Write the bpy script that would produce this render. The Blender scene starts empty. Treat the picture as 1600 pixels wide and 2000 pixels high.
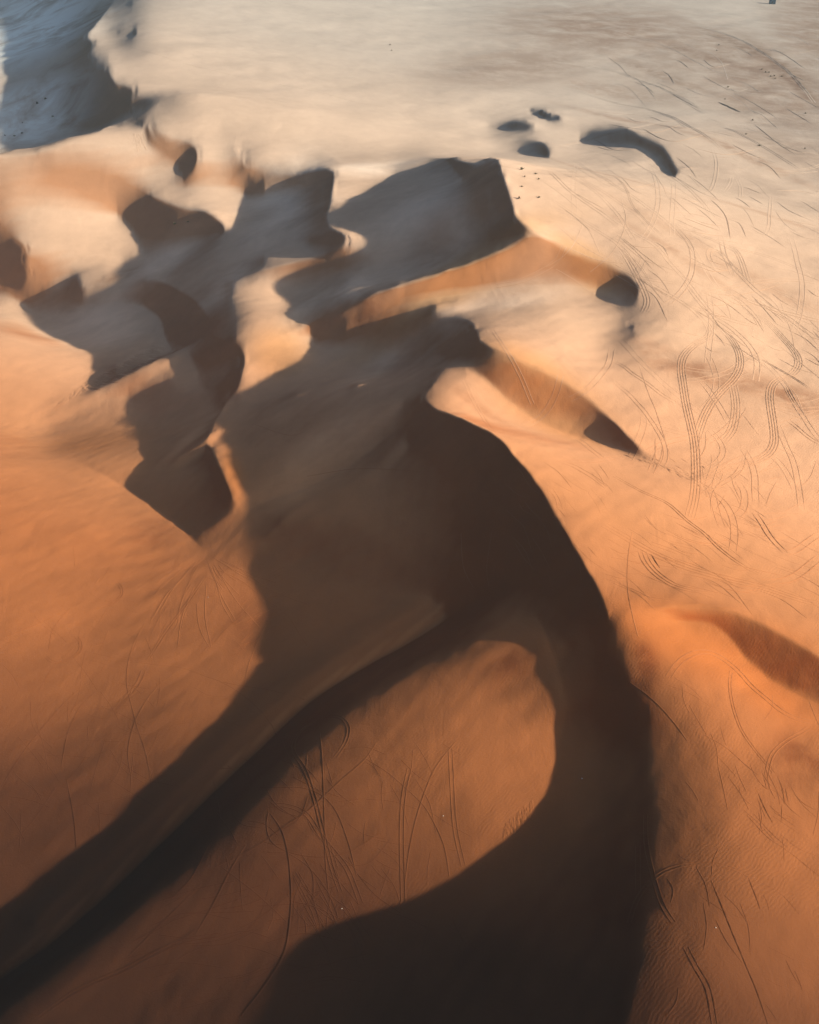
"""Aerial view over wind-blown sand dunes at low sun.  Everything is metres, z up, the viewer looks along +y."""
import bpy, math, time, random
import numpy as np
from mathutils import Vector
R = math.radians
scene = bpy.context.scene
COL = scene.collection

# ------------------------------------------------------------------ camera, sky, sun, exposure
H, PITCH = 130.0, R(33.0)                    # viewing height and downward pitch
SUN_E, SUN_A = R(18.0), R(-14.0)             # elevation; azimuth from +x (negative: towards the viewer)

cam = bpy.data.cameras.new('camera')
cam.sensor_fit = 'VERTICAL'; cam.sensor_height = 24.0
cam.lens = 12.0 / math.tan(R(25.0))
cam.clip_start = 0.5; cam.clip_end = 60000.0
camo = bpy.data.objects.new('camera', cam)
camo.location = (0, 0, H); camo.rotation_euler = (R(90) - PITCH, 0, 0)
COL.objects.link(camo); scene.camera = camo

world_ = bpy.data.worlds.new('World'); scene.world = world_
world_.use_nodes = True
wn = world_.node_tree; wn.nodes.clear()
sky = wn.nodes.new('ShaderNodeTexSky'); sky.sky_type = 'NISHITA'
sky.sun_disc = False; sky.sun_elevation = SUN_E
sky.sun_rotation = R(90) - SUN_A
sky.altitude = 0.0; sky.air_density = 0.5; sky.dust_density = 8.0; sky.ozone_density = 3.0
bg = wn.nodes.new('ShaderNodeBackground'); bg.inputs['Strength'].default_value = 0.05
wo = wn.nodes.new('ShaderNodeOutputWorld')
wn.links.new(sky.outputs[0], bg.inputs[0]); wn.links.new(bg.outputs[0], wo.inputs[0])

sl = bpy.data.lights.new('sun', 'SUN'); sl.energy = 5.0; sl.angle = R(0.6); sl.color = (1.0, 0.79, 0.58)
so = bpy.data.objects.new('sun', sl)
so.rotation_euler = Vector((math.cos(SUN_E)*math.cos(SUN_A), math.cos(SUN_E)*math.sin(SUN_A), math.sin(SUN_E))).to_track_quat('Z', 'Y').to_euler()
so.location = (200, -60, 160); COL.objects.link(so)

scene.view_settings.view_transform = 'Standard'; scene.view_settings.look = 'None'
scene.view_settings.exposure = 1.3; scene.view_settings.gamma = 1.0
scene.view_settings.use_curve_mapping = False
scene.cycles.max_bounces = 8; scene.cycles.diffuse_bounces = 4; scene.cycles.volume_bounces = 1

MESH_STEP = 2; HAZE = 0.00007
# ------------------------------------------------------------------ relief solver: crest lines, slopes and shadow reaches surveyed from the air are turned into one height field
# ---------------------------------------------------------------- camera model of the survey
FPX=1000/math.tan(math.radians(25)); CU,CV=800.0,1000.0
SP,CP=math.sin(PITCH),math.cos(PITCH)
SX,SY=math.cos(SUN_A),math.sin(SUN_A); TE=math.tan(SUN_E); SE,CE=math.sin(SUN_E),math.cos(SUN_E)
def ab(u,v):
    un=(u-CU)/FPX; vn=(v-CV)/FPX
    d=SP+vn*CP
    return un/d,(CP-vn*SP)/d
def world(u,v,z):
    a,b=ab(u,v); return (H-z)*a,(H-z)*b
def pix0(x,y):           # fan coordinates (pixel of the z=0 point)
    a=x/H; b=y/H
    vn=(CP-b*SP)/(SP+b*CP); un=a*(SP+vn*CP)
    return CU+un*FPX, CV+vn*FPX
def pixel(x,y,z):
    return pix0(x*H/(H-z), y*H/(H-z))
def curve(P,step=6.0):
    P=np.array(P,float)
    if P.shape[1]==2: P=np.column_stack([P,np.full(len(P),np.nan)])
    # centripetal-ish Catmull-Rom
    Q=[]
    n=len(P)
    for i in range(n-1):
        p0=P[i-1] if i>0 else 2*P[0]-P[1]; p1=P[i]; p2=P[i+1]; p3=P[i+2] if i+2<n else 2*P[-1]-P[-2]
        L=np.hypot(*(p2-p1)[:2]); m=max(1,int(L/step))
        t=(np.arange(m)/m)[:,None]
        Q.append(0.5*((2*p1)+(-p0+p2)*t+(2*p0-5*p1+4*p2-p3)*t*t+(-p0+3*p1-3*p2+p3)*t**3))
    Q.append(P[-1:]); return np.concatenate(Q)
U0,U1,V0,V1=-700,2300,-200,2600
class Grid:
    def __init__(s,step):
        s.step=step
        s.us=np.arange(U0,U1+1e-6,step); s.vs=np.arange(V0,V1+1e-6,step)
        s.nu,s.nv=len(s.us),len(s.vs)
        UU,VV=np.meshgrid(s.us,s.vs); a,b=ab(UU,VV); s.X=H*a; s.Y=H*b
        s.dx=(s.X[:,1]-s.X[:,0])              # per row
        s.dyr=-(np.diff(s.Y[:,0]))            # between rows (y decreasing with v)
        # distance along column direction
        s.dcol=np.hypot(np.diff(s.X,axis=0),np.diff(s.Y,axis=0))
        k=step/8.0
        s.ix=1/s.dx
        s.wux=np.ones((s.nv,s.nu-2)); s.wvv=np.ones((s.nv-2,s.nu)); s.wuv=np.ones((s.nv-1,s.nu-1))
    def loc(s,u,v):
        i=(u-U0)/s.step; j=(v-V0)/s.step
        i=np.clip(i,0.001,s.nu-1.002); j=np.clip(j,0.001,s.nv-1.002)
        i0=np.floor(i).astype(int); j0=np.floor(j).astype(int)
        return i0,j0,i-i0,j-j0
    def samp_w(s,u,v):
        i0,j0,f,g=s.loc(u,v); b=j0*s.nu+i0
        idx=np.stack([b,b+1,b+s.nu,b+s.nu+1],-1); w=np.stack([(1-f)*(1-g),f*(1-g),(1-f)*g,f*g],-1)
        return idx,w
    def sample(s,z,u,v):
        idx,w=s.samp_w(u,v); return (z.ravel()[idx]*w).sum(-1)
def zat(g,z,u,v,it=12):
    """height of the terrain seen at pixel (u,v)"""
    zz=np.zeros_like(u) if z is None else g.sample(z,u,v)
    if z is None: return zz
    for _ in range(it):
        x,y=world(u,v,zz); uu,vv=pix0(x,y); zz=0.5*zz+0.5*g.sample(z,uu,vv)
    return zz
def resample(gc,zc,gf):
    UU,VV=np.meshgrid(gf.us,gf.vs)
    return gc.sample(zc,UU.ravel(),VV.ravel()).reshape(gf.nv,gf.nu)
def clearance(g,z,x,y,zb,mp):
    best=np.full(x.shape,-1e9); ba=np.zeros((2,)+x.shape); bs=np.zeros(x.shape)
    d=mp*8.0
    for k in range(46):
        uu,vv=pix0(x+SX*d,y+SY*d); c=g.sample(z,uu,vv)-TE*d-zb
        m=c>best; best[m]=c[m]; bs[m]=d[m]; ba[0][m]=uu[m]; ba[1][m]=vv[m]
        d=d*1.075+mp*1.5
    return best,ba,bs
def build_constraints(g,z,F):
    I=[];W=[];B=[]
    def add(idx,w,b,wt):
        idx=np.atleast_2d(idx); w=np.atleast_2d(w)
        n=idx.shape[0]; k=idx.shape[1]
        ii=np.zeros((n,8),int); ww=np.zeros((n,8)); ii[:,:k]=idx; ww[:,:k]=w*np.reshape(wt,(-1,1)); I.append(ii);W.append(ww);B.append(np.broadcast_to(b,(n,))*np.broadcast_to(wt,(n,)))
    # crest and foot curves
    casters={}
    g.wux[:]=1; g.wvv[:]=1; g.wuv[:]=1
    for name,c in F['curves'].items():
        P=curve(c['p']); u,v=P[:,0],P[:,1]
        zg=zat(g,z,u,v)
        zn=P[:,2]
        zz=np.where(np.isnan(zn),zg,zn)
        wz=c.get('wz',1.0)
        x,y=world(u,v,zz); fu,fv=pix0(x,y)
        casters[name]=(x,y,zg if z is not None else zz,fu,fv,zz)
        ok=~np.isnan(zn)
        if ok.any():
            idx,w=g.samp_w(fu[ok],fv[ok]); add(idx,w,zn[ok],0.12*wz)
        if c.get('sharp',1)>0:
            # crease mask
            k=1-c.get('sharp',1)
            n=max(2,int(np.sum(np.hypot(np.diff(fu),np.diff(fv)))/(g.step*0.3)))
            t=np.linspace(0,len(fu)-1,n); a=np.interp(t,np.arange(len(fu)),fu); b=np.interp(t,np.arange(len(fv)),fv)
            i=(a-U0)/g.step; j=(b-V0)/g.step
            m=(i>2)&(i<g.nu-3)&(j>2)&(j<g.nv-3); i=i[m]; j=j[m]
            ic=np.round(i).astype(int); jc=np.round(j).astype(int)
            lo=max(k,0.003)
            g.wux[jc,ic-1]=np.minimum(g.wux[jc,ic-1],lo); g.wvv[jc-1,ic]=np.minimum(g.wvv[jc-1,ic],lo)
            fi=np.floor(i).astype(int); fj=np.floor(j).astype(int)
            g.wuv[fj,fi]=np.minimum(g.wuv[fj,fi],lo)
    # light-level hints (directional slope along the sun) 
    def grad_idx(fu,fv,h):
        i1,w1=g.samp_w(fu+h,fv); i0,w0=g.samp_w(fu-h,fv)
        return i1,w1,i0,w0
    def dir_slope(fu,fv,dxw,dyw,val,wt,ds):
        # finite difference along world direction (dxw,dyw) over length ~ds metres(array)
        a,b=ab(fu,fv); x=H*a; y=H*b
        ua,va=pix0(x+dxw*ds,y+dyw*ds); ub,vb=pix0(x-dxw*ds,y-dyw*ds)
        ia,wa=g.samp_w(ua,va); ib,wb=g.samp_w(ub,vb)
        add(np.concatenate([ia,ib],1),np.concatenate([wa,-wb],1)/(2*ds)[:,None],val,wt)
    def mpp(fu,fv):
        a,_=ab(fu,fv); a2,_=ab(fu+1,fv); return H*(a2-a)
    st_=3 if g.step>=32 else (2 if g.step>=16 else 1)
    u,v,Lv,wt,cl=[np.concatenate([(F['_far'][n][::st_*2 if g.step>8 else st_,::st_*2 if g.step>8 else st_]*((2*st_ if g.step>8 else st_) if n==3 else 1)).ravel(),(F['_near'][n][::st_,::st_]*(st_ if n==3 else 1)).ravel()]) for n in range(5)]
    # the country outside the surveyed frame is gently rolling
    ou,ov=[q.ravel().astype(float) for q in np.meshgrid(np.r_[np.arange(-680,-120,40),np.arange(1740,2290,40)],np.arange(-180,2590,40))]
    pu,pv=[q.ravel().astype(float) for q in np.meshgrid(np.arange(-100,1720,40),np.arange(2140,2590,40))]
    ou=np.r_[ou,pu]; ov=np.r_[ov,pv]
    u=np.r_[u,ou]; v=np.r_[v,ov]; Lv=np.r_[Lv,.31+.05*np.sin(ou/130+ov/210)]; wt=np.r_[wt,np.full(len(ou),2.5)]
    zz=zat(g,z,u,v); x,y=world(u,v,zz); fu,fv=pix0(x,y)
    gg=(SE-Lv)/CE
    ds=mpp(fu,fv)*max(g.step*0.7,4.0)
    sc=F.get('wl',1.0)
    dir_slope(fu,fv,SX,SY,gg,sc*wt,ds)
    dir_slope(fu,fv,-SY,SX,np.zeros(len(u)),0.12*sc*wt,ds)
    # explicit gradients: (u,v,slope, azimuth deg of downhill direction, measured from +x ccw)
    G=np.array(F['slope'],float).reshape(-1,4)
    offs=[(0,0),(7,0),(-7,0),(0,5),(0,-5)]
    if len(G):
        for du,dv in offs:
            u=G[:,0]+du; v=G[:,1]+dv; zz=zat(g,z,u,v); x,y=world(u,v,zz); fu,fv=pix0(x,y)
            ds=mpp(fu,fv)*max(g.step*0.7,4.0)
            az=np.radians(G[:,3])
            for d in (0,1):
                dx_,dy_=((np.cos(az),np.sin(az)),(-np.sin(az),np.cos(az)))[d]
                dir_slope(fu,fv,dx_,dy_,-G[:,2] if d==0 else np.zeros(len(G)),1.5 if d==0 else .6,ds)
    # anchor heights
    Z=np.array(F['z'],float)
    x,y=world(Z[:,0],Z[:,1],Z[:,2]); fu,fv=pix0(x,y); idx,w=g.samp_w(fu,fv); add(idx,w,Z[:,2],0.10)
    # shadow edges
    miss=[]
    for sh in F['shadow']:
        P=curve(sh['p'],8.0); u,v=P[:,0],P[:,1]
        zz=zat(g,z,u,v); bx,by=world(u,v,zz); fu,fv=pix0(bx,by)
        if sh['by']=='':
            if z is None or g.step>33: continue
            c,ba,bs=clearance(g,z,bx,by,zz,mpp(fu,fv))
            ia,wa=g.samp_w(ba[0],ba[1]); ib,wb=g.samp_w(fu,fv); ok=np.abs(c)<12
            add(np.concatenate([ia,ib],1)[ok],np.concatenate([wa,-wb],1)[ok],TE*bs[ok],sh.get('w',0.5))
            continue
        CC=[casters[n] for n in sh['by'].split('|')]; cx,cy,cfu,cfv=[np.concatenate([np.append(c[q],np.nan) for c in CC]) for q in (0,1,3,4)]
        for k in range(len(u)):
            # intersect ray from B towards the sun with caster polyline (plan view)
            ex=np.diff(cx); ey=np.diff(cy)
            den=SX*(-ey)-SY*(-ex)
            rx=cx[:-1]-bx[k]; ry=cy[:-1]-by[k]
            with np.errstate(all='ignore'):
                s=(rx*(-ey)-ry*(-ex))/den; t=(SX*ry-SY*rx)/den
            ok=(s>1)&(t>=0)&(t<=1)&np.isfinite(s)
            if not ok.any(): miss.append((sh['by'],int(u[k]),int(v[k]))); continue
            q=np.where(ok)[0][np.argmax(s[ok])]
            au=cfu[q]+(cfu[q+1]-cfu[q])*t[q]; av=cfv[q]+(cfv[q+1]-cfv[q])*t[q]
            ia,wa=g.samp_w(np.array([au]),np.array([av])); ib,wb=g.samp_w(fu[k:k+1],fv[k:k+1])
            add(np.concatenate([ia,ib],1),np.concatenate([wa,-wb],1),TE*s[q],sh.get('w',0.5))
    if z is not None:
        # every surveyed spot known to be lit must see the sun, every spot known to be shaded must not
        st=1 if g.step<=8 else (2 if g.step<=16 else 4)
        u,v,Lv,wt,cl=[np.concatenate([F['_far'][n][::2*st,::2*st].ravel(),F['_near'][n][::st,::st].ravel()]) for n in range(5)]
        zz=zat(g,z,u,v); x,y=world(u,v,zz); fu,fv=pix0(x,y)
        c,ba,bs=clearance(g,z,x,y,zz,mpp(fu,fv))
        ia,wa=g.samp_w(ba[0],ba[1]); ib,wb=g.samp_w(fu,fv); ii=np.concatenate([ia,ib],1); ww=np.concatenate([wa,-wb],1)
        inn=(u>0)&(u<1600)&(v>0)&(v<2000)
        ok=(cl<-0.3)&(c<0.35)&(c>-25)&inn
        add(ii[ok],ww[ok],TE*bs[ok]+0.5,(0.5 if g.step<17 else .3)*st)
        ok2=(cl>0.5)&(Lv>0.04)&(c>-0.1)&inn
        add(ii[ok2],ww[ok2],TE*bs[ok2]-0.3,(0.5 if g.step<17 else .3)*st)
        F['_viol']=(int(ok.sum()),int(ok2.sum()))
    G=[(np.concatenate(I),np.concatenate(W),np.concatenate(B))]
    # heights run smoothly along every crest and foot line
    I2=[];W2=[];B2=[]
    for n,(cx,cy,cz,fu,fv,_) in casters.items():
        if len(fu)<5: continue
        L_=np.concatenate([[0],np.cumsum(np.hypot(np.diff(fu),np.diff(fv)))]); m=max(4,int(L_[-1]/max(6.0,g.step)))
        t=np.linspace(0,L_[-1],m+1); a=np.interp(t,L_,fu); b=np.interp(t,L_,fv); xx,yy=(H*q for q in ab(a,b))
        ds=np.hypot(np.diff(xx),np.diff(yy))+0.2; idx,w=g.samp_w(a,b); k=F.get('wc',3.0)
        I2.append(np.concatenate([idx[:-2],idx[1:-1],idx[2:]],1))
        W2.append(k*np.concatenate([w[:-2]/ds[:-1,None],-w[1:-1]*(1/ds[:-1]+1/ds[1:])[:,None],w[2:]/ds[1:,None]],1)); B2.append(np.zeros(m-1))
    G.append((np.concatenate(I2),np.concatenate(W2),np.concatenate(B2)))
    return G,miss
def solve(g,z0,G,iters,lam):
    nu,nv=g.nu,g.nv; N=nu*nv
    ix=g.ix[:,None]; ic=1/g.dcol; 
    s=math.sqrt(lam)*(8.0/g.step)   # keeps energy comparable across levels (per-area)
    wx=s*np.sqrt(g.wux); wv=s*np.sqrt(g.wvv); wm=s*1.4*np.sqrt(g.wuv)
    eps=0.002*g.step/8
    eslope=0.004*g.step/8
    def fwd(z):
        px=(z[:,1:]-z[:,:-1])*ix; pv=(z[1:]-z[:-1])*ic
        return wx*(px[:,1:]-px[:,:-1]), wv*(pv[1:]-pv[:-1]), wm*(px[1:]-px[:-1]), eps*z, eslope*px, eslope*pv
    def adj(r):
        a,b,c,d,e,f=r
        px=eslope*e.copy(); pv=eslope*f.copy()
        t=wx*a; px[:,1:]+=t; px[:,:-1]-=t
        t=wv*b; pv[1:]+=t; pv[:-1]-=t
        t=wm*c; px[1:]+=t; px[:-1]-=t
        z=eps*d
        t=px*ix; z[:,1:]+=t; z[:,:-1]-=t
        t=pv*ic; z[1:]+=t; z[:-1]-=t
        return z
    def A(z):
        out=adj(fwd(z)).ravel()
        for I,W,B in G:
            r=(z.ravel()[I]*W).sum(1)
            out+=np.bincount(I.ravel(),weights=(W*r[:,None]).ravel(),minlength=N)
        return out.reshape(nv,nu)
    b=sum(np.bincount(I.ravel(),weights=(W*B[:,None]).ravel(),minlength=N) for I,W,B in G).reshape(nv,nu)
    # diagonal preconditioner
    D=np.full((nv,nu),eps*eps)
    ix2=(ix**2)
    t=wx**2*ix2; D[:,2:]+=t; D[:,:-2]+=t; D[:,1:-1]+=4*t
    t=wv**2; D[2:]+=t*ic[1:]**2; D[:-2]+=t*ic[:-1]**2; D[1:-1]+=t*(ic[1:]+ic[:-1])**2
    t=wm**2; 
    for js in (0,1):
        for is_ in (0,1):
            D[js:nv-1+js,is_:nu-1+is_]+=t*ix2[js:nv-1+js]
    D+=sum(np.bincount(I.ravel(),weights=(W**2).ravel(),minlength=N) for I,W,B in G).reshape(nv,nu)
    z=z0.copy(); r=b-A(z); Mz=r/D; p=Mz.copy(); rz=(r*Mz).sum()
    for k in range(iters):
        Ap=A(p); al=rz/(p*Ap).sum(); z+=al*p; r-=al*Ap; Mz=r/D; rn=(r*Mz).sum(); p=Mz+(rn/rz)*p; rz=rn
    return z
def dense_light(F,st,v0,v1,iters):
    us=np.arange(-100,1701,st); vs=np.arange(v0,v1+1,st); nu,nv=len(us),len(vs)
    cu=np.ones((nv,nu-1)); cv=np.ones((nv-1,nu))
    def bar(P):
        Q=curve(P,2.0)
        a=(Q[:,0]-us[0])/st; b=(Q[:,1]-vs[0])/st
        for k in range(len(Q)-1):
            x0,y0,x1,y1=a[k],b[k],a[k+1],b[k+1]
            j0,j1=sorted((y0,y1))
            for j in range(math.ceil(j0),math.floor(j1)+1):
                if y1!=y0:
                    i=math.floor(x0+(x1-x0)*(j-y0)/(y1-y0))
                    if 0<=j<nv and 0<=i<nu-1: cu[j,i]=1e-4
            i0,i1=sorted((x0,x1))
            for i in range(math.ceil(i0),math.floor(i1)+1):
                if x1!=x0:
                    j=math.floor(y0+(y1-y0)*(i-x0)/(x1-x0))
                    if 0<=i<nu and 0<=j<nv-1: cv[j,i]=1e-4
    for c in F['curves'].values():
        if c.get('sharp',1)>0: bar([p[:2] for p in c['p']])
    for sh in F['shadow']: bar(sh['p'])
    Lh=np.array(F['light'],float); Lh=Lh[(Lh[:,1]>v0-st/2)&(Lh[:,1]<v1+st/2)]
    ii=np.clip(np.round((Lh[:,0]-us[0])/st).astype(int),0,nu-1); jj=np.clip(np.round((Lh[:,1]-vs[0])/st).astype(int),0,nv-1)
    Wd=np.zeros((nv,nu)); np.add.at(Wd,(jj,ii),3.0)
    def lap(z):
        o=np.zeros_like(z); d=cu*(z[:,1:]-z[:,:-1]); o[:,1:]+=d; o[:,:-1]-=d
        d=cv*(z[1:]-z[:-1]); o[1:]+=d; o[:-1]-=d; return o
    out=[]
    for col,beta,al0 in ((2,1.5*(10/st)**2,.15),(3,0.0,1.0)):
        Bd=np.zeros((nv,nu)); np.add.at(Bd,(jj,ii),3.0*Lh[:,col])
        def A(z):
            l=lap(z); r=Wd*z+al0*l+1e-7*z
            return r+beta*lap(l) if beta else r
        z=np.full((nv,nu),.3); b=Bd+1e-7*.3; r=b-A(z); D=Wd+al0*4+beta*20; M=r/D; p=M.copy(); rz=(r*M).sum()
        for k in range(iters if beta else iters//3):
            Ap=A(p); al=rz/(p*Ap).sum(); z+=al*p; r-=al*Ap; M=r/D; rn=(r*M).sum(); p=M+(rn/rz)*p; rz=rn
        out.append(z)
    z=np.clip(out[0],-.36,.62); c=out[1]
    UU,VV=np.meshgrid(us,vs)
    wt=np.where(c<0,.9,1.0)*(st/9.0)
    return UU.astype(float),VV.astype(float),z,wt,c
def run(F,levels=((64,500,3),(32,400,4),(16,400,6),(8,350,5),(4,150,1))):
    t=time.time(); F['_far']=[q[:157] for q in dense_light(F,5,-60,840,1500)]; F['_near']=[q[16:] for q in dense_light(F,9,585,2106,1500)]
    z=None; g=None
    for step,iters,outer in levels:
        gn=Grid(step)
        z=np.zeros((gn.nv,gn.nu)) if z is None else resample(g,z,gn)
        first=g is None; g=gn
        for o in range(outer):
            t=time.time()
            G,miss=build_constraints(g,None if (first and o==0) else z,F)
            zn=solve(g,z,G,iters,0.18)
            z=zn if o==0 and first else 0.3*z+0.7*zn
    return g,z
F={}
C={}
def cr(name,p,sharp=1,wz=1.0): C[name]=dict(p=p,sharp=sharp,wz=wz)
cr('C1',[(846,750),(837,760),(826,775),(830,785),(850,800),(875,807),(912,824),(950,841),(975,857),(995,880),(1030,920),(1060,960),(1080,1000),(1110,1050),(1140,1100),(1170,1150),(1188,1200)])
cr('C1b',[(1188,1200),(1196,1280),(1230,1360),(1270,1430),(1300,1500),(1305,1600),(1290,1700),(1270,1800),(1255,1900),(1250,2000),(1240,2150),(1220,2350)],0)
cr('D2',[(1050,1215),(970,1240),(900,1275),(800,1315),(700,1365),(600,1450),(500,1560),(400,1650),(300,1740),(200,1820),(100,1910),(0,1975),(-150,2080),(-300,2180)],0)
cr('D2foot',[(960,1160),(880,1205),(800,1255),(700,1310),(600,1375),(500,1470),(400,1565),(300,1660),(200,1755),(100,1840),(0,1910),(-150,2010)],0.9)
cr('D2edge',[(1050,1205),(1075,1260),(1092,1310),(1101,1360)],0.9)
cr('M1',[(487,994),(544,972),(606,950),(653,925),(700,897),(725,880),(750,857),(780,835),(812,812),(838,798)],0.98)
cr('R1',[(50,838),(78,821),(156,777),(219,748),(281,718),(339,690),(369,677),(394,660),(412,656)])
cr('K5',[(412,656),(437,665),(462,677),(477,690),(475,721),(462,762),(437,799),(419,828),(403,862)],0.97)
cr('KP',[(419,828),(387,856),(350,880),(312,905)],0.9)
cr('K5b',[(403,862),(419,890),(437,931),(456,978),(465,988)])
cr('K4',[(281,549),(309,549),(331,556),(347,568),(375,581),(391,599),(406,621),(411,640),(412,656)])
cr('K4foot',[(150,598),(187,596),(231,593),(275,596),(297,609),(316,624),(320,652),(331,677),(339,688)],0.9)
cr('K5foot',[(362,688),(375,703),(390,731),(400,759),(425,765)],.8)
cr('K1',[(287,383),(300,384),(310,388),(350,408),(390,412),(420,425),(438,440),(440,452),(428,463)])
cr('K1b',[(428,463),(395,485),(360,508),(330,535),(309,549)],0.8)
cr('K2',[(553,345),(590,339),(637,334),(653,336),(650,356),(647,391),(639,419),(641,437),(650,450),(669,456),(680,466),(675,478),(656,491),(637,499)])
cr('R3',[(637,499),(606,506),(544,519),(497,533),(440,548)],.8)
cr('K3',[(837,310),(869,311),(897,317),(928,325),(959,321),(975,327),(984,349),(994,377),(1003,408),(1009,430),(1037,449),(1050,462)])
cr('K3in',[(872,314),(894,339),(903,355)],.8)
cr('R2',[(481,672),(550,655),(600,636),(662,614),(703,589),(750,567),(794,552),(850,535),(912,514),(959,499),(1000,480),(1034,467)])
cr('C2',[(1037,449),(1050,462),(1075,474),(1120,498),(1170,510),(1200,525),(1235,545),(1247,565),(1243,582)])
cr('C2foot',[(1080,490),(1110,530),(1140,552),(1165,560)],0.9)
cr('C3',[(820,652),(850,632),(882,625),(912,626),(925,635),(932,652),(937,667),(950,677),(975,685),(1000,697),(1040,715),(1090,740),(1150,780),(1200,830),(1250,875),(1279,896)])
cr('C3foot',[(912,722),(950,742),(985,775),(1040,815),(1090,840),(1150,860),(1190,873),(1230,885),(1279,896)],0.9)
cr('B1',[(1133,268),(1150,258),(1200,253),(1215,250),(1240,258),(1270,275),(1295,288),(1310,310),(1323,335),(1318,346)])
cr('B1foot',[(1133,268),(1150,280),(1200,284),(1240,285),(1270,302),(1290,322),(1305,338),(1318,348)],0.9)
cr('B2',[(952,247),(985,240),(1030,240),(1042,246)])
cr('B2foot',[(952,247),(990,255),(1030,252),(1042,246)],.9)
cr('B3',[(1033,215),(1050,216),(1075,222),(1092,226),(1096,231)])
cr('B3foot',[(1033,217),(1055,228),(1075,236),(1096,233)],.9)
cr('B4',[(960,298),(1000,281),(1040,275),(1063,280),(1073,298),(1072,308)])
cr('B4foot',[(960,299),(1010,299),(1045,303),(1072,310)],.9)
cr('T1',[(215,12),(197,35),(187,50),(175,62),(166,73),(182,80),(179,95),(175,106),(180,116),(179,135)])
cr('T1c',[(215,112),(211,125),(209,137),(215,145),(217,155),(222,167),(260,168),(261,180),(257,194)])
cr('T1b',[(250,-60),(230,-20),(215,12)],.5)
cr('T2',[(215,60),(240,62),(262,60),(268,66),(262,72)],.9)
cr('TR',[(257,194),(300,187),(337,182),(352,178)],.8)
cr('TF',[(240,209),(270,226),(295,207),(337,187),(385,184)],.8)
cr('L1',[(-100,315),(0,301),(75,291),(140,272),(175,265),(212,255),(250,247),(279,247)])
cr('T3',[(280,247),(292,232),(297,245),(307,260),(322,272),(350,274),(370,277),(385,290),(387,305),(385,320),(375,340),(360,348)])
cr('T3foot',[(282,250),(284,277),(300,290),(325,302),(350,313)],.9)
cr('P1',[(40,897),(130,900),(190,920),(240,950),(300,990),(350,1030),(392,1068)])
cr('E1',[(1230,1192),(1290,1188),(1340,1183),(1390,1185),(1440,1198),(1500,1225),(1560,1260),(1600,1285),(1700,1340),(1850,1420)])
cr('E1foot',[(1290,1200),(1370,1210),(1415,1235),(1455,1285),(1500,1325),(1560,1360),(1600,1374),(1700,1420)],.9)
cr('W0',[(0,467),(30,470),(48,475),(50,484),(45,500),(50,512),(62,525),(55,540),(40,558)])
cr('W0i',[(0,482),(12,478),(14,468)],.9)
cr('Q1',[(463,300),(475,298),(481,310),(476,320)])
cr('Q2',[(480,342),(490,343),(494,350)])
cr('Q3',[(1222,632),(1232,632),(1240,645),(1243,654)])
cr('Q4',[(620,305),(650,308),(668,319)],.9)
F['curves']=C
S=[]
def sh(by,p,w=0.5): S.append(dict(by=by,p=p,w=w))
sh('C1',[(575,1000),(530,1040),(487,1100),(505,1150)])
sh('',[(505,1150),(525,1200),(522,1250),(500,1305),(470,1355)],.4)
sh('D2',[(470,1355),(420,1420),(360,1480),(300,1525),(200,1620),(100,1700),(0,1785),(-100,1860)])
sh('C1b',[(1101,1365),(1098,1400),(1085,1480),(1060,1560),(1000,1630),(900,1710),(800,1760),(700,1790),(620,1820),(570,1860),(540,1920),(525,2000)])
sh('',[(16,577),(31,584),(47,599),(59,624),(78,643),(109,659),(147,676),(187,700),(178,724),(171,745),(156,768)],.4)
sh('',[(16,576),(62,563),(112,551),(156,531),(203,517),(250,506),(278,498)],.2)
sh('',[(278,498),(269,474),(262,456),(243,437),(225,410)],.4)
sh('',[(225,410),(250,397),(287,384)],.2)
sh('',[(483,355),(472,381),(469,409),(459,441),(445,455)],.3)
sh('',[(483,355),(510,350),(553,345)],.1)
sh('K3',[(644,447),(678,450),(712,464),(732,473),(725,486),(694,499),(631,511),(559,537),(525,553),(534,569),(559,590),(577,611)],.4)
sh('',[(577,611),(547,612),(559,625),(581,633)],.2)
sh('K3',[(660,402),(687,388),(735,362),(770,338)],.2)
sh('',[(665,613),(725,607),(775,605),(812,604),(850,597),(887,590)],.9)
sh('',[(603,640),(606,656),(609,684),(606,703),(597,711),(559,720),(528,734),(506,745),(484,750)],.4)
sh('',[(331,713),(345,721),(344,737),(319,746),(281,754),(253,762),(247,777),(250,796),(262,819),(267,850),(277,881),(277,909),(256,937),(244,945)],.4)
sh('',[(428,859),(431,897),(444,931),(456,970)],.2)
sh('',[(450,869),(462,912),(480,956)],.3)
sh('',[(1165,572),(1172,562),(1190,552),(1212,540)],.3)
sh('',[(0,145),(15,148),(23,156),(5,168),(0,180)],.2)
sh('',[(350,313),(345,325),(338,345)],.2)
F['shadow']=S
F['light']=L=[]
def li(val,*pts):
    for p in pts: L.append((p[0],p[1],val,1.0 if val>0.015 else (-1.0 if val<-0.015 else 0.0)))
def ls(val,*pts):      # inside a cast shadow, whatever its own slope
    for p in pts: L.append((p[0],p[1],val,-1.0))
def lc(val,cls,*pts):
    q=curve(pts,30.0)
    for p in q: L.append((p[0],p[1],val,cls))
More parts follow.
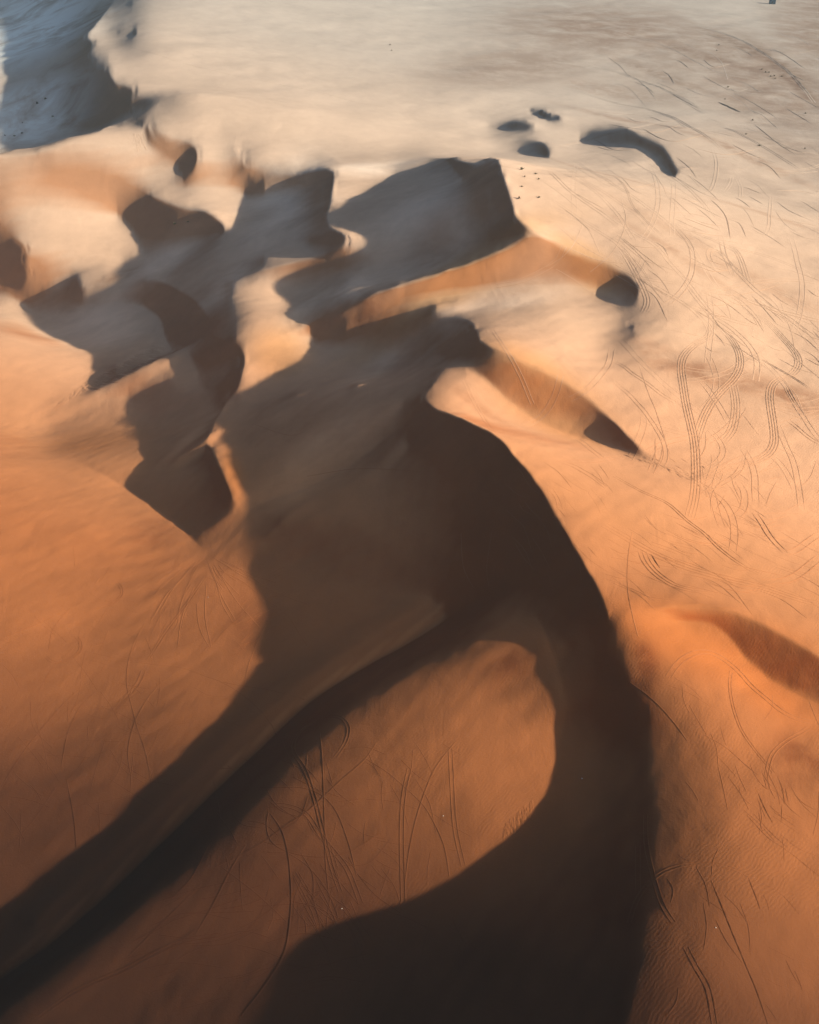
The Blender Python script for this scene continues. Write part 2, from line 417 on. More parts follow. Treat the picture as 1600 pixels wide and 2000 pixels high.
# right plain
li(.44,(1300,480),(1150,430),(1060,380),(1200,600),(1350,600),(1500,700),(1300,750),(1400,850),(1500,950),(1350,1000),(1500,1100),(1100,880),(1200,960),(1000,830))
li(.40,(1450,400),(1550,520),(1570,850),(1560,1180),(1400,1130),(1250,1050),(1400,250),(1550,350),(1250,350))
li(.36,(1560,250),(1450,150),(1300,150),(1200,180),(1560,100),(1300,60),(1100,60),(1000,120),(900,150),(1500,40))
li(.32,(1560,740),(1400,735),(1250,650),(1200,450))
li(.42,(600,60),(400,60),(500,120),(650,180),(450,30),(800,60),(350,110),(300,40))
li(.46,(600,250),(400,230),(700,280),(520,270),(330,230),(430,290),(800,250),(880,230),(760,300),(410,310),(440,350),(380,260))
li(.36,(550,200),(700,210),(850,200),(420,200),(300,150))
# C1 back slope
li(.50,(900,770),(1000,820),(1080,890),(1130,980),(950,800),(1200,1080))
li(.36,(1120,1000),(1180,1120),(1240,1160))
li(.30,(1230,1230))
li(.1,(840,775),(850,760))
# slip of C1
li(-.25,(950,900),(1000,980),(1050,1080),(1100,1160),(1150,1220),(1130,1280),(1170,1230),(1080,1060),(900,850))
li(-.12,(850,860),(760,900),(900,1000))
ls(.18,(520,1240),(505,1130),(560,1100))
ls(.10,(800,1050),(700,1100),(650,1200),(600,1080),(560,1050),(550,1180),(600,1300),(500,1400),(400,1500),(250,1620),(100,1750),(20,1820),(700,1000))
ls(-.05,(900,1120),(850,1180),(900,1050))
# behind D2foot
lc(-.3,-1,(940,1195),(880,1233),(760,1298),(660,1357),(570,1428),(470,1522),(370,1622),(270,1717),(170,1797),(60,1888),(-60,1970))
lc(.0,0,(1010,1222),(900,1270),(795,1313),(692,1374),(592,1453),(500,1548),(400,1643),(300,1734),(196,1824),(92,1914),(0,1986))
# D2 lit
li(.08,(1050,1260),(1000,1290),(1075,1320),(960,1280),(1060,1330))

li(.15,(1000,1350),(1070,1370),(900,1345)
    )
lc(.13,1,(900,1345),(800,1375),(720,1420),(640,1490),(560,1575),(465,1670),(365,1760),(250,1850),(130,1945),(60,2010))
li(.26,(850,1450),(800,1550),(700,1560),(650,1650),(520,1720),(900,1600),(750,1700))
li(.38,(1040,1430),(980,1480),(930,1520),(1030,1530))
li(.17,(600,1780),(450,1850),(520,1840))
li(.10,(350,1900),(500,1900),(200,1950),(480,1960),(300,1980))
# D2 shaded part right
ls(.12,(1090,1560),(1000,1700),(900,1780),(750,1830),(600,1920),(1130,1400),(560,1960))
li(-.12,(800,1900),(950,1850),(1000,1950),(720,1980))
# ridge C1b left side
lc(-.14,-1,(1195,1330),(1210,1400),(1232,1480),(1240,1560),(1225,1700),(1198,1830),(1175,1960),(1165,2080))
lc(0,0,(1203,1280),(1222,1350),(1248,1430),(1262,1500),(1270,1560),(1260,1700),(1248,1800),(1232,1900),(1226,2000),(1222,2090))
ls(.02,(1150,1500),(1150,1650),(1120,1800))
# right of C1b lit
lc(.15,1,(1285,1320),(1340,1410),(1372,1500),(1378,1580),(1358,1700),(1338,1800),(1320,1900),(1312,2000))
li(.42,(1420,1450),(1450,1600),(1450,1750),(1420,1900),(1350,1330),(1300,1280),(1550,1450))
li(.44,(1560,1600),(1560,1800),(1550,1950),(1500,1420))
li(.54,(1390,1280),(1330,1230),(1250,1215),(1440,1350),(1380,1330))
li(.26,(1240,1290),(1270,1300),(1560,1470))
# plain lower left
li(.35,(100,1050),(200,1000),(250,1060),(50,980))
li(.44,(100,1200),(30,1300),(60,1250),(10,1400))
li(.34,(140,1340),(200,1200))
li(.25,(300,1150),(400,1150),(350,1250),(250,1350),(450,1250),(480,1180),(200,1450),(400,1350),(60,1550),(300,1030))
li(.20,(100,1600),(200,1530),(300,1450),(430,1300),(0,1700),(420,1110))
# upper-left lit plain
li(.40,(60,680),(100,740),(30,780),(20,650),(130,700),(20,600))
li(.44,(100,500),(200,480),(130,440),(220,520),(60,530),(150,400),(240,460),(200,420))
li(.46,(100,340),(200,310),(260,290),(50,380),(230,340),(300,360),(450,360),(540,320),(440,420),(400,390),(420,400))
li(.34,(40,860),(20,930),(90,875),(10,830))
# under R1
li(.05,(110,820),(170,785),(230,760))
li(.15,(150,830),(200,790),(230,830),(120,850),(180,870),(240,860),(100,870))
li(.26,(310,730),(280,740),(335,725))
li(.26,(200,910),(240,930),(140,905),(260,905))
li(.1,(200,885),(250,880))
li(-.2,(400,700),(440,700),(460,710),(430,740),(445,760),(395,680))
ls(.02,(350,700),(370,740),(300,780),(330,810),(380,790),(300,840),(420,790))
li(-.15,(300,880),(340,860),(290,870),(360,900),(320,920))
ls(.05,(380,930),(420,1000),(350,980),(370,1030),(330,950),(280,960))
# K5 right
li(.46,(500,690),(560,670),(590,690),(520,720))
ls(.12,(640,700),(700,720),(600,800),(520,800),(650,780),(550,780),(500,780))
ls(.15,(600,900),(700,850),(760,810),(550,950),(680,900),(800,740),(500,900),(500,960),(460,830))
li(.35,(440,880),(455,930),(470,970))
li(-.2,(422,910),(440,955))
li(-.25,(830,690),(900,660),(780,700),(860,650),(930,690),(910,700))
ls(.08,(850,720),(800,760),(750,740))
li(-.05,(520,1030),(560,1010))
li(.1,(470,1010),(450,1050),(480,1040))
# gray shade left of K4
ls(.12,(100,600),(150,640),(200,680),(250,700),(230,640),(280,630),(300,670),(200,740),(250,720),(50,590))
li(-.22,(350,600),(370,640),(340,620),(300,580),(330,580),(380,670),(350,670),(390,620))
li(-.06,(100,570),(150,575),(260,550),(200,540),(270,520),(250,570))
li(.06,(200,572),(170,570))
# between K1 and K4
li(-.22,(300,400),(270,410),(350,430),(400,435),(330,420),(420,450))
ls(.1,(290,450),(300,480),(350,470),(390,465),(320,510),(280,530),(350,500))
li(-.1,(400,500),(360,540),(400,560),(430,580),(350,550))
ls(.1,(420,520),(480,500),(450,480),(550,480),(600,490),(550,510),(500,520),(600,430),(500,450),(560,400),(500,380))
li(-.2,(620,460),(650,475),(600,350),(640,350),(630,400),(620,420))
li(-.1,(430,620),(420,600),(440,640),(450,660))
li(.12,(500,590),(480,620),(470,650))
li(.36,(540,610),(500,640),(550,640),(500,600))
li(.46,(600,520),(540,545),(640,505),(700,478),(715,478),(690,460))
li(.40,(680,350),(720,350),(700,370),(760,330),(670,380))
li(.2,(700,325),(760,320),(820,320))
ls(.1,(800,400),(850,380),(800,480),(900,450),(750,450),(760,500),(750,520),(700,420),(670,420),(780,350),(830,340),(700,540),(650,540),(600,560),(560,560),(600,600),(640,590),(680,570),(580,600))
li(-.2,(960,430),(980,400),(940,360),(960,340),(1000,450),(920,340))
li(-.12,(650,560),(880,500),(820,540),(860,440),(880,470))
# S1
li(.46,(1000,520),(950,540),(1050,510),(850,575),(900,560),(750,590),(1050,540),(700,604))
li(.10,(950,590),(1050,590),(930,600),(1000,600))
li(.0,(880,610),(840,620))
li(.40,(1100,620),(1050,660),(1150,680),(1000,650),(1200,620),(1150,730),(1250,800),(1000,670))
ls(.05,(700,640),(640,640),(750,630),(650,660),(800,620))
# slips
li(-.2,(1230,565),(1220,570),(1235,555))
li(-.05,(1190,572),(1200,580),(1180,570),(1210,590))
li(.26,(1130,510),(1170,530),(1100,495),(1190,533),(1150,520))
li(.27,(1000,730),(1080,780),(1120,805),(1050,790),(1040,750))
li(.12,(1160,820),(1130,770))
li(-.1,(1200,850),(1240,880),(1180,850))
li(.46,(960,760),(900,760),(870,780),(1020,800)) 
li(.18,(1500,1260),(1450,1232),(1480,1290),(1400,1205))
li(.15,(1560,1320),(1580,1300),(1540,1310))
li(-.2,(1160,268),(1200,270),(1240,270),(1275,288),(1300,318),(1315,338),(1180,275))
li(-.2,(990,248),(1020,246),(1055,221),(1078,229),(1030,288),(1060,292),(1055,302),(475,308),(488,347),(1231,640),(1236,647))
li(.15,(990,290),(640,308))
li(.4,(1040,231),(1012,229),(1000,262),(1040,262),(1100,250),(1070,250),(940,262))
# top left valley
ls(.1,(150,100),(120,150),(100,60),(50,230),(80,260),(30,200),(60,100),(40,60),(100,200),(60,150),(30,280),(100,270),(140,250))
li(-.18,(160,140),(180,170),(150,200),(200,200),(230,190),(190,150),(170,100),(200,235),(180,250),(240,240),(220,185),(250,180))
li(-.15,(280,210),(260,215),(310,195),(330,190),(290,200))
li(.4,(6,158),(190,65),(220,95),(200,95),(230,130),(300,170),(240,150),(280,180))
li(-.1,(245,66),(255,66))
li(.0,(195,120),(190,130),(195,112),(235,90),(245,92))
li(-.05,(100,10),(50,20),(150,15),(150,40),(250,10),(200,5))
li(.06,(330,287),(350,297),(310,280),(300,270),(345,285),(295,262),(370,295))
li(-.2,(380,300),(382,312))
li(-.1,(365,325),(355,335),(375,315))
li(.3,(400,335))
li(-.2,(30,490),(45,520),(25,510),(40,480),(50,530),(35,540),(10,500))
F['slope']=G_=[]
def sl(s,az,*pts):
    for p in (curve(pts,9.0) if len(pts)>1 else np.array(pts,float)): G_.append((p[0],p[1],s,az))
sl(.62,235,(865,832),(930,862),(978,902)); sl(.62,215,(1000,945),(1030,985),(1055,1040)); sl(.62,200,(1085,1100),(1115,1150),(1150,1210))
sl(.55,230,(880,880),(930,930)); sl(.58,213,(960,980),(1000,1060),(1040,1130)); sl(.5,200,(1060,1180),(1120,1260))
sl(.10,-70,(500,970),(590,930),(660,890),(720,840),(780,790)); sl(.25,200,(530,1000),(600,985),(650,970),(740,920),(790,870))
sl(.6,215,(322,575),(355,600),(385,630),(395,650)); sl(.6,215,(335,610),(350,640),(362,665))
sl(.6,240,(320,404),(350,420),(410,438))
sl(.55,215,(610,470),(640,470),(665,476)); sl(.5,190,(636,360),(630,390),(626,420)); sl(.5,250,(565,352),(620,345))
sl(.55,190,(972,345),(982,385),(992,425)); sl(.5,190,(955,370),(965,430))

sl(.3,-75,(95,826),(160,791),(250,752),(345,704)); sl(.10,110,(170,752),(250,714),(325,680))
sl(.55,200,(455,690),(455,730),(425,785))
sl(.35,150,(395,838),(365,858),(325,885)); sl(.15,-70,(425,845),(390,878),(350,903))
sl(.6,185,(418,915),(440,958))
sl(.52,130,(860,1245),(760,1300),(660,1360),(570,1430),(470,1524),(370,1624),(270,1719),(170,1799),(60,1888))
sl(.30,-42,(862,1196),(780,1250),(690,1302),(592,1364),(490,1460),(392,1553),(290,1650),(190,1747),(90,1830),(0,1896))
sl(.0,0,(840,1180),(670,1288),(470,1440),(270,1630),(80,1800))
sl(.42,175,(1225,1480),(1232,1560),(1215,1700),(1190,1830),(1165,1960))
sl(.52,248,(1330,1205),(1400,1212),(1450,1235),(1500,1265),(1560,1300),(1600,1325)); sl(.5,248,(1470,1270),(1520,1310),(1570,1345))
sl(.52,246,(1095,495),(1130,512),(1165,525),(1190,535)); sl(.5,246,(985,715),(1040,745),(1090,775),(1130,805)); sl(.5,246,(1010,760),(1060,795)); sl(.5,240,(300,268),(325,287),(352,296))
sl(.5,200,(905,650),(905,690)); sl(.45,215,(860,655),(870,690))

F['z']=[(485,1100,0),(100,1200,2),(1188,1200,20),(1060,960,22),(950,845,20),(832,790,16),(1300,1550,15),(1250,2000,12),(800,1315,9),(400,1650,8),(0,1975,7),
 (600,1375,0),(200,1755,-1),(390,1065,0),(1000,410,16),(1045,467,16),(1245,565,10),(1150,780,12),
 (905,626,12),(1320,335,8),(1240,258,11),(175,110,16),(50,230,-6),(100,285,8),(280,248,10),(1500,1225,16),(1450,1600,10),(1550,1900,6),(1500,700,6),(1500,300,4),
 (1100,60,6),(600,100,10),(800,1760,4),(900,1550,8),(1500,1000,8),(50,900,0),(-400,1200,0),(2000,1200,4),(2000,500,2),(-300,700,-5),(800,-100,6)]

# ------------------------------------------------------------------ solve the relief
g, Z = run(F)

def cubic_lines(x, n):
    i = np.clip(np.floor(x).astype(int), 1, n-3); t = np.clip(x-i, 0, 1)
    w = np.stack([-.5*t+t*t-.5*t**3, 1-2.5*t*t+1.5*t**3, .5*t+2*t*t-1.5*t**3, -.5*t*t+.5*t**3], -1)
    return i-1, w

def upsample(z, us, vs):
    i, w = cubic_lines((us-U0)/g.step, g.nu)
    a = sum(z[:, i+k]*w[:, k] for k in range(4))
    j, w = cubic_lines((vs-V0)/g.step, g.nv)
    return sum(a[j+k]*w[:, k][:, None] for k in range(4))

def lines(lo, a, b, hi, st, gr=1.12):
    m = list(np.arange(a, b+1e-6, st)); L = []; s = st; x = m[0]
    while x > lo: s *= gr; x -= s; L.append(max(x, lo))
    Rr = []; s = st; x = m[-1]
    while x < hi: s *= gr; x += s; Rr.append(min(x, hi))
    return np.array(L[::-1]+m+Rr)

US = lines(U0, -60, 1660, U1, MESH_STEP); VS = lines(V0, -16, 2120, V1, MESH_STEP)
ZF = upsample(Z, US, VS)
UG, VG = np.meshgrid(US, VS)
aa, bb = ab(UG, VG); XF = H*aa; YF = H*bb

def comb_crests(Zm, passes=3):
    # run the sand along each crest and foot line so they stay clean knife edges
    nv, nu = Zm.shape; Wt = np.zeros((nv, nu)); TX = np.zeros((nv, nu)); TY = np.zeros((nv, nu))
    for c in list(F['curves'].values()):
        if c.get('sharp', 1) <= 0: continue
        P = curve(c['p'], 2.0); z = zat(g, Z, P[:, 0], P[:, 1], 20); x, y = world(P[:, 0], P[:, 1], z); a, b = pix0(x, y)
        if len(a) < 40: continue
        tap = np.clip(np.minimum(np.arange(len(a)), len(a)-1-np.arange(len(a)))/12, 0, 1); k = np.ones(9)/9
        if len(a) > 12:
            ap = np.pad(a, 4, 'edge'); bp = np.pad(b, 4, 'edge'); a2 = np.convolve(ap, k, 'valid'); b2 = np.convolve(bp, k, 'valid'); a2[:4] = a[:4]; a2[-4:] = a[-4:]; b2[:4] = b[:4]; b2[-4:] = b[-4:]; a, b = a2, b2
        tx = np.gradient(a); ty = np.gradient(b); d = np.hypot(tx, ty)+1e-9; tx /= d; ty /= d
        for off in np.arange(-9, 9.1, 1.0):
            w = math.exp(-(off/5)**2); pa = a-ty*off; pb = b+tx*off
            i = np.searchsorted(US, pa); j = np.searchsorted(VS, pb); ok = (i > 1) & (i < nu-2) & (j > 1) & (j < nv-2) & (pa > -40) & (pa < 1640)
            i, j = i[ok], j[ok]; wk = w*tap[ok]; m = wk > Wt[j, i]; Wt[j[m], i[m]] = wk[m]; TX[j[m], i[m]] = tx[ok][m]; TY[j[m], i[m]] = ty[ok][m]
    jj, ii = np.nonzero(Wt > .05); w = np.minimum(1, Wt[jj, ii]*1.3); u0, v0 = US[ii], VS[jj]; tx, ty = TX[jj, ii], TY[jj, ii]
    def samp(Zm, u, v):
        i = np.clip(np.searchsorted(US, u)-1, 0, nu-2); j = np.clip(np.searchsorted(VS, v)-1, 0, nv-2)
        f = (u-US[i])/(US[i+1]-US[i]); k = (v-VS[j])/(VS[j+1]-VS[j])
        return (Zm[j, i]*(1-f)+Zm[j, i+1]*f)*(1-k)+(Zm[j+1, i]*(1-f)+Zm[j+1, i+1]*f)*k
    for _ in range(passes):
        o = 0; n = 0
        for s_ in (-9, -6, -3, 0, 3, 6, 9):
            q = math.exp(-(s_/7)**2); o = o+q*samp(Zm, u0+tx*s_, v0+ty*s_); n += q
        Zm = Zm.copy(); Zm[jj, ii] += w*(o/n-Zm[jj, ii])
    return Zm
ZF = comb_crests(ZF)

def undulate(X, Y, lam_, amp, n, ang, stretch, seed):
    rg = np.random.default_rng(seed); c, s_ = math.cos(ang), math.sin(ang)
    A_ = ((X*c+Y*s_)/stretch).astype(np.float32); B_ = (-X*s_+Y*c).astype(np.float32); o = np.zeros_like(A_)
    for _ in range(n):
        t = rg.uniform(0, math.pi); k = 2*math.pi/(lam_*rg.uniform(.6, 1.6)); o += np.sin(A_*np.float32(k*math.cos(t))+B_*np.float32(k*math.sin(t))+np.float32(rg.uniform(0, 6.28)))
    return o*np.float32(amp/math.sqrt(n/2))
wob = 1+.8*undulate(XF, YF, 90, .5, 8, 0, 1, 1)
ZF = ZF+undulate(XF, YF, 26, .085, 14, .5, 2.0, 2)*wob+undulate(XF, YF, 8, .022, 18, .4, 2.2, 3)*wob+undulate(XF, YF, 3.2, .010, 16, .9, 2.0, 4)*np.clip(1.6-YF/300, .0, 1)

def grid_mesh(name, X, Y, Zm):
    nv, nu = X.shape
    me = bpy.data.meshes.new(name)
    co = np.stack([X, Y, Zm], -1).reshape(-1, 3).astype(np.float32)
    idx = np.arange(nv*nu).reshape(nv, nu)
    q = np.stack([idx[1:, :-1], idx[1:, 1:], idx[:-1, 1:], idx[:-1, :-1]], -1).reshape(-1, 4)
    me.vertices.add(len(co)); me.vertices.foreach_set('co', co.ravel())
    me.loops.add(q.size); me.loops.foreach_set('vertex_index', q.ravel().astype(np.int32))
    me.polygons.add(len(q)); me.polygons.foreach_set('loop_start', (np.arange(len(q))*4).astype(np.int32))
    me.polygons.foreach_set('loop_total', np.full(len(q), 4, np.int32))
    me.polygons.foreach_set('use_smooth', np.ones(len(q), bool))
    me.update(calc_edges=True); me.validate()
    return me

# ------------------------------------------------------------------ materials
class NT:
    def __init__(s, name):
        s.m = bpy.data.materials.new(name); s.m.use_nodes = True; s.t = s.m.node_tree; s.t.nodes.clear()
        s.out = s.t.nodes.new('ShaderNodeOutputMaterial')
    def n(s, kind, **kw):
        nd = s.t.nodes.new('ShaderNode'+kind)
        for k, v in kw.items():
            if k in nd.inputs.keys(): s.set(nd.inputs[k], v)
            else: setattr(nd, k, v)
        return nd
    def set(s, inp, v):
        if hasattr(v, 'is_output'): s.t.links.new(v, inp)
        else: inp.default_value = v
    def math(s, op, a, b=None, clamp=False):
        nd = s.t.nodes.new('ShaderNodeMath'); nd.operation = op; nd.use_clamp = clamp
        s.set(nd.inputs[0], a)
        if b is not None: s.set(nd.inputs[1], b)
        return nd.outputs[0]
    def ramp(s, fac, stops, interp='LINEAR'):
        nd = s.t.nodes.new('ShaderNodeValToRGB'); nd.color_ramp.interpolation = interp
        cr_ = nd.color_ramp
        while len(cr_.elements) < len(stops): cr_.elements.new(0.5)
        for e, (p, c) in zip(cr_.elements, stops): e.position = p; e.color = (*c, 1) if len(c) == 3 else c
        s.set(nd.inputs[0], fac); return nd.outputs[0]
    def mix(s, fac, a, b, mode='MIX'):
        nd = s.t.nodes.new('ShaderNodeMix'); nd.data_type = 'RGBA'; nd.blend_type = mode
        s.set(nd.inputs[0], fac); s.set(nd.inputs[6], a); s.set(nd.inputs[7], b); return nd.outputs[2]
    def mapping(s, vec, scale=(1, 1, 1), rot=(0, 0, 0), loc=(0, 0, 0)):
        nd = s.t.nodes.new('ShaderNodeMapping'); s.set(nd.inputs[0], vec)
        nd.inputs[1].default_value = loc; nd.inputs[2].default_value = rot; nd.inputs[3].default_value = scale; return nd.outputs[0]
    def noise(s, vec, scale, detail=4, rough=.5, dist=0.0):
        nd = s.t.nodes.new('ShaderNodeTexNoise'); s.set(nd.inputs['Vector'], vec)
        nd.inputs['Scale'].default_value = scale; nd.inputs['Detail'].default_value = detail
        nd.inputs['Roughness'].default_value = rough; nd.inputs['Distortion'].default_value = dist; return nd.outputs[0]

SAND_STOPS = [(0.00, (.065, .024, .010)), (0.0375, (.095, .034, .013)), (0.081, (.225, .084, .028)), (0.125, (.34, .130, .045)), (0.175, (.41, .190, .082)), (0.2125, (.455, .240, .125)), (0.30, (.50, .35, .24)), (0.50, (.42, .345, .275)), (0.75, (.335, .318, .29)), (1.0, (.31, .31, .295))]  # sand tones with foreground shade and distant haze put into the colour
def sand_material():
    n = NT('sand')
    pos = n.n('NewGeometry').outputs['Position']
    sep = n.t.nodes.new('ShaderNodeSeparateXYZ'); n.set(sep.inputs[0], pos)
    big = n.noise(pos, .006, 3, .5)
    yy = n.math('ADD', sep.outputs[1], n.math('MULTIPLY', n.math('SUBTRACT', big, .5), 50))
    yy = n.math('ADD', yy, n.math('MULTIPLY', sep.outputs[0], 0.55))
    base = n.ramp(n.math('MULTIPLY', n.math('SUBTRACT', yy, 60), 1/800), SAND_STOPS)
    # heavy-mineral streaks and softer tonal patches blown across the slopes
    m1 = n.noise(n.mapping(pos, (.03, .028, .05), (0, 0, .35)), 1.0, 6, .6, .6)
    m2 = n.noise(n.mapping(pos, (.20, .18, .3), (0, 0, .3)), 1.0, 5, .6, .4)
    m3 = n.noise(pos, 2.6, 4, .8)
    f = n.math('ADD', n.math('ADD', n.math('MULTIPLY', m1, .5), n.math('MULTIPLY', m2, .3)), n.math('MULTIPLY', m3, .2))
    f = n.n('MapRange', **{'Value': f, 'From Min': .32, 'From Max': .68, 'To Min': .86, 'To Max': 1.12}).outputs[0]
    col = n.mix(1.0, base, n.n('CombineColor', Red=f, Green=f, Blue=f).outputs[0], 'MULTIPLY')
    # paler grey on the shaded flanks, lifting their shade by colour, clean golden sand where it avalanches down the slip faces
    la = n.n('Attribute', attribute_name='shade_lift')
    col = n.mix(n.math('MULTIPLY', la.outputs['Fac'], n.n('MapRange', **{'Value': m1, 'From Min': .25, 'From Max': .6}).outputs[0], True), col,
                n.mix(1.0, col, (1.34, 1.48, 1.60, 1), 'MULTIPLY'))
    go = n.n('Attribute', attribute_name='gold')
    col = n.mix(go.outputs['Fac'], col, n.mix(1.0, col, (1.0, .86, .63, 1), 'MULTIPLY'))
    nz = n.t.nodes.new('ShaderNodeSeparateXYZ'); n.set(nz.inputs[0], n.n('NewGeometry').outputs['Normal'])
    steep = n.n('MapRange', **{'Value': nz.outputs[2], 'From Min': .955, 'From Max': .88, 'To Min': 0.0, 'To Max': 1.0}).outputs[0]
    col = n.mix(steep, col, n.mix(1.0, col, (.76, .55, .40, 1), 'MULTIPLY'))  # slip faces also darkened in colour to show relief inside the shade
    at = n.n('Attribute', attribute_name='gravel')
    gn = n.noise(n.mapping(pos, (.05, .05, .05), (0, 0, .2)), 1.0, 8, .7, .3)
    gf = n.math('MULTIPLY', at.outputs['Fac'], n.n('MapRange', **{'Value': gn, 'From Min': .22, 'From Max': .58}).outputs[0], True)
    col = n.mix(gf, col, (.185, .15, .125, 1))
    si = n.n('Attribute', attribute_name='valley_haze')
    col = n.mix(n.math('MULTIPLY', si.outputs['Fac'], n.n('MapRange', **{'Value': m1, 'From Min': .3, 'From Max': .55}).outputs[0], True), col, (.70, .82, .84, 1))  # haze-lit shade of the valley floor put into its colour
    ad = n.n('Attribute', attribute_name='dark')
    col = n.mix(n.math('MULTIPLY', ad.outputs['Fac'], n.n('MapRange', **{'Value': m2, 'From Min': .3, 'From Max': .6}).outputs[0], True), col,
                n.mix(1.0, col, (.62, .52, .46, 1), 'MULTIPLY'))
    b1 = n.noise(n.mapping(pos, (.75, .6, .5), (0, 0, .5)), 1.0, 5, .62, .3)
    b2 = n.noise(pos, 3.0, 5, .7)
    b3 = n.noise(n.mapping(pos, (.09, .05, .06), (0, 0, .6)), 1.0, 4, .55, .8)
    hgt = n.math('ADD', n.math('ADD', n.math('MULTIPLY', b1, .05), n.math('MULTIPLY', b2, .045)), n.math('MULTIPLY', b3, .22))
    wv = n.n('TexWave', **{'Scale': .62, 'Distortion': 9.0, 'Detail': 3.0, 'Detail Scale': .6}); n.set(wv.inputs['Vector'], n.mapping(pos, (1, 1, .6), (0, 0, .75)))
    rip = n.math('MULTIPLY', wv.outputs['Fac'], n.math('MULTIPLY', n.n('MapRange', **{'Value': n.noise(pos, .05, 3), 'From Min': .42, 'From Max': .62, 'To Min': .0, 'To Max': .011}).outputs[0],
                 n.n('MapRange', **{'Value': sep.outputs[1], 'From Min': 240.0, 'From Max': 420.0, 'To Min': 1.0, 'To Max': 0.0}).outputs[0]))
    hgt = n.math('ADD', hgt, rip)
    bmp = n.n('Bump', Strength=0.7, Distance=1.0, Height=hgt)
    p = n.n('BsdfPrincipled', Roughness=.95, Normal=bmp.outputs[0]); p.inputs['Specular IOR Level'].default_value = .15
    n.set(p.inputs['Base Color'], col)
    n.t.links.new(p.outputs[0], n.out.inputs[0])
    return n.m
SAND = sand_material()

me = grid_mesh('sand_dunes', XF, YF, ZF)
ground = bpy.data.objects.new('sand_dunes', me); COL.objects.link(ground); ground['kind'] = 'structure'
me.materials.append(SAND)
def blobs(lst):
    f = np.zeros_like(UG)
    for u, v, ru, rv, s, an in lst:
        uu = np.array([float(u)]); vv = np.array([float(v)]); wx, wy = world(uu, vv, zat(g, Z, uu, vv, 25)); pu, pv = pix0(wx, wy); u, v = float(pu[0]), float(pv[0])
        c, d = math.cos(R(an)), math.sin(R(an)); a = ((UG-u)*c+(VG-v)*d)/ru; b = (-(UG-u)*d+(VG-v)*c)/rv
        f = np.maximum(f, s*np.exp(-(a*a+b*b)**1.5))
    return f.astype(np.float32)
# coarse grey gravel lying bare between the dunes, and heavy dark grains sorted into bands
GRAVEL = [(1180,55,230,60,1,0),(1010,130,190,40,.8,-8),(1330,90,240,60,.9,10),(1500,170,190,90,1,25),(1600,60,110,110,1,0),(1560,290,170,60,.7,20),(1330,180,200,30,.5,12),(100,250,120,30,.5,0),(1480,370,160,30,.4,15)]
DARK = [(1400,735,150,22,1,8),(1545,775,100,22,1,14),(1290,690,90,18,.6,20),(1262,1300,26,50,1,-8),(1000,1305,60,36,.9,-12),(1565,1470,60,40,.9,20),(1560,1520,40,20,.7,0),(720,600,40,14,.8,-20),(300,1040,60,40,.6,10),(490,1220,60,60,.5,-30),(1490,1290,110,40,.5,28),(230,540,60,12,.7,-12),
        (1040,560,90,10,.5,-8),(930,790,70,10,.6,30),(1200,180,120,14,.6,8),(1500,560,140,14,.5,20),(1300,440,140,10,.4,25)]
VALLEY_HAZE = [(50,60,150,90,1,0),(50,225,120,45,.8,0)]  # pale teal patches painting the haze over the shaded top-left valley
SHADE_LIFT = [(190,645,130,60,1,20),(570,430,110,70,1,-20),(330,500,90,30,1,-25),(850,430,150,80,1,-15),(620,900,140,50,1,-28),(980,592,110,22,1,-4),(680,570,110,30,1,-25),(720,330,90,18,1,-8),(250,715,90,25,.8,-28),(740,720,90,30,.8,-35),(870,610,60,10,1,-10),(355,868,60,12,1,-38),(560,370,90,40,1,-15),(440,560,60,25,1,-35),(600,600,60,16,1,-25)]  # paler patches that brighten the shaded slopes through colour
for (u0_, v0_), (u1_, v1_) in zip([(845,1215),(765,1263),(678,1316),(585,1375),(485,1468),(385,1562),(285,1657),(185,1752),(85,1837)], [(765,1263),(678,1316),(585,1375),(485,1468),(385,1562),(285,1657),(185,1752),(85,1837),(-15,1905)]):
    SHADE_LIFT.append(((u0_+u1_)/2-3, (v0_+v1_)/2-4, 62, 6, .9, math.degrees(math.atan2(v1_-v0_, u1_-u0_))))  # painted pale strip for the brighter edge along the dune foot
DARK += [(1480,105,150,9,1,22),(1540,150,100,10,1,38),(1300,150,120,7,.8,15),(1250,240,150,7,.7,15),(1450,300,150,8,.8,20),(1180,340,120,6,.6,32),(1380,110,90,7,.7,12),(1330,500,160,7,.5,28),(1500,420,120,7,.5,18)]
for nm, ls_ in (('gravel', GRAVEL), ('dark', DARK), ('valley_haze', VALLEY_HAZE), ('shade_lift', SHADE_LIFT), ('gold', [(1385,1270,240,70,1,12),(1480,1330,160,60,1,30),(1060,770,150,50,1,30),(880,550,200,32,.9,-18),(545,690,60,40,.9,0),(1150,520,80,22,.9,24),(455,920,20,60,.9,-12),(200,860,110,40,.6,0)])):
    me.attributes.new(nm, 'FLOAT', 'POINT').data.foreach_set('value', blobs(ls_).ravel())


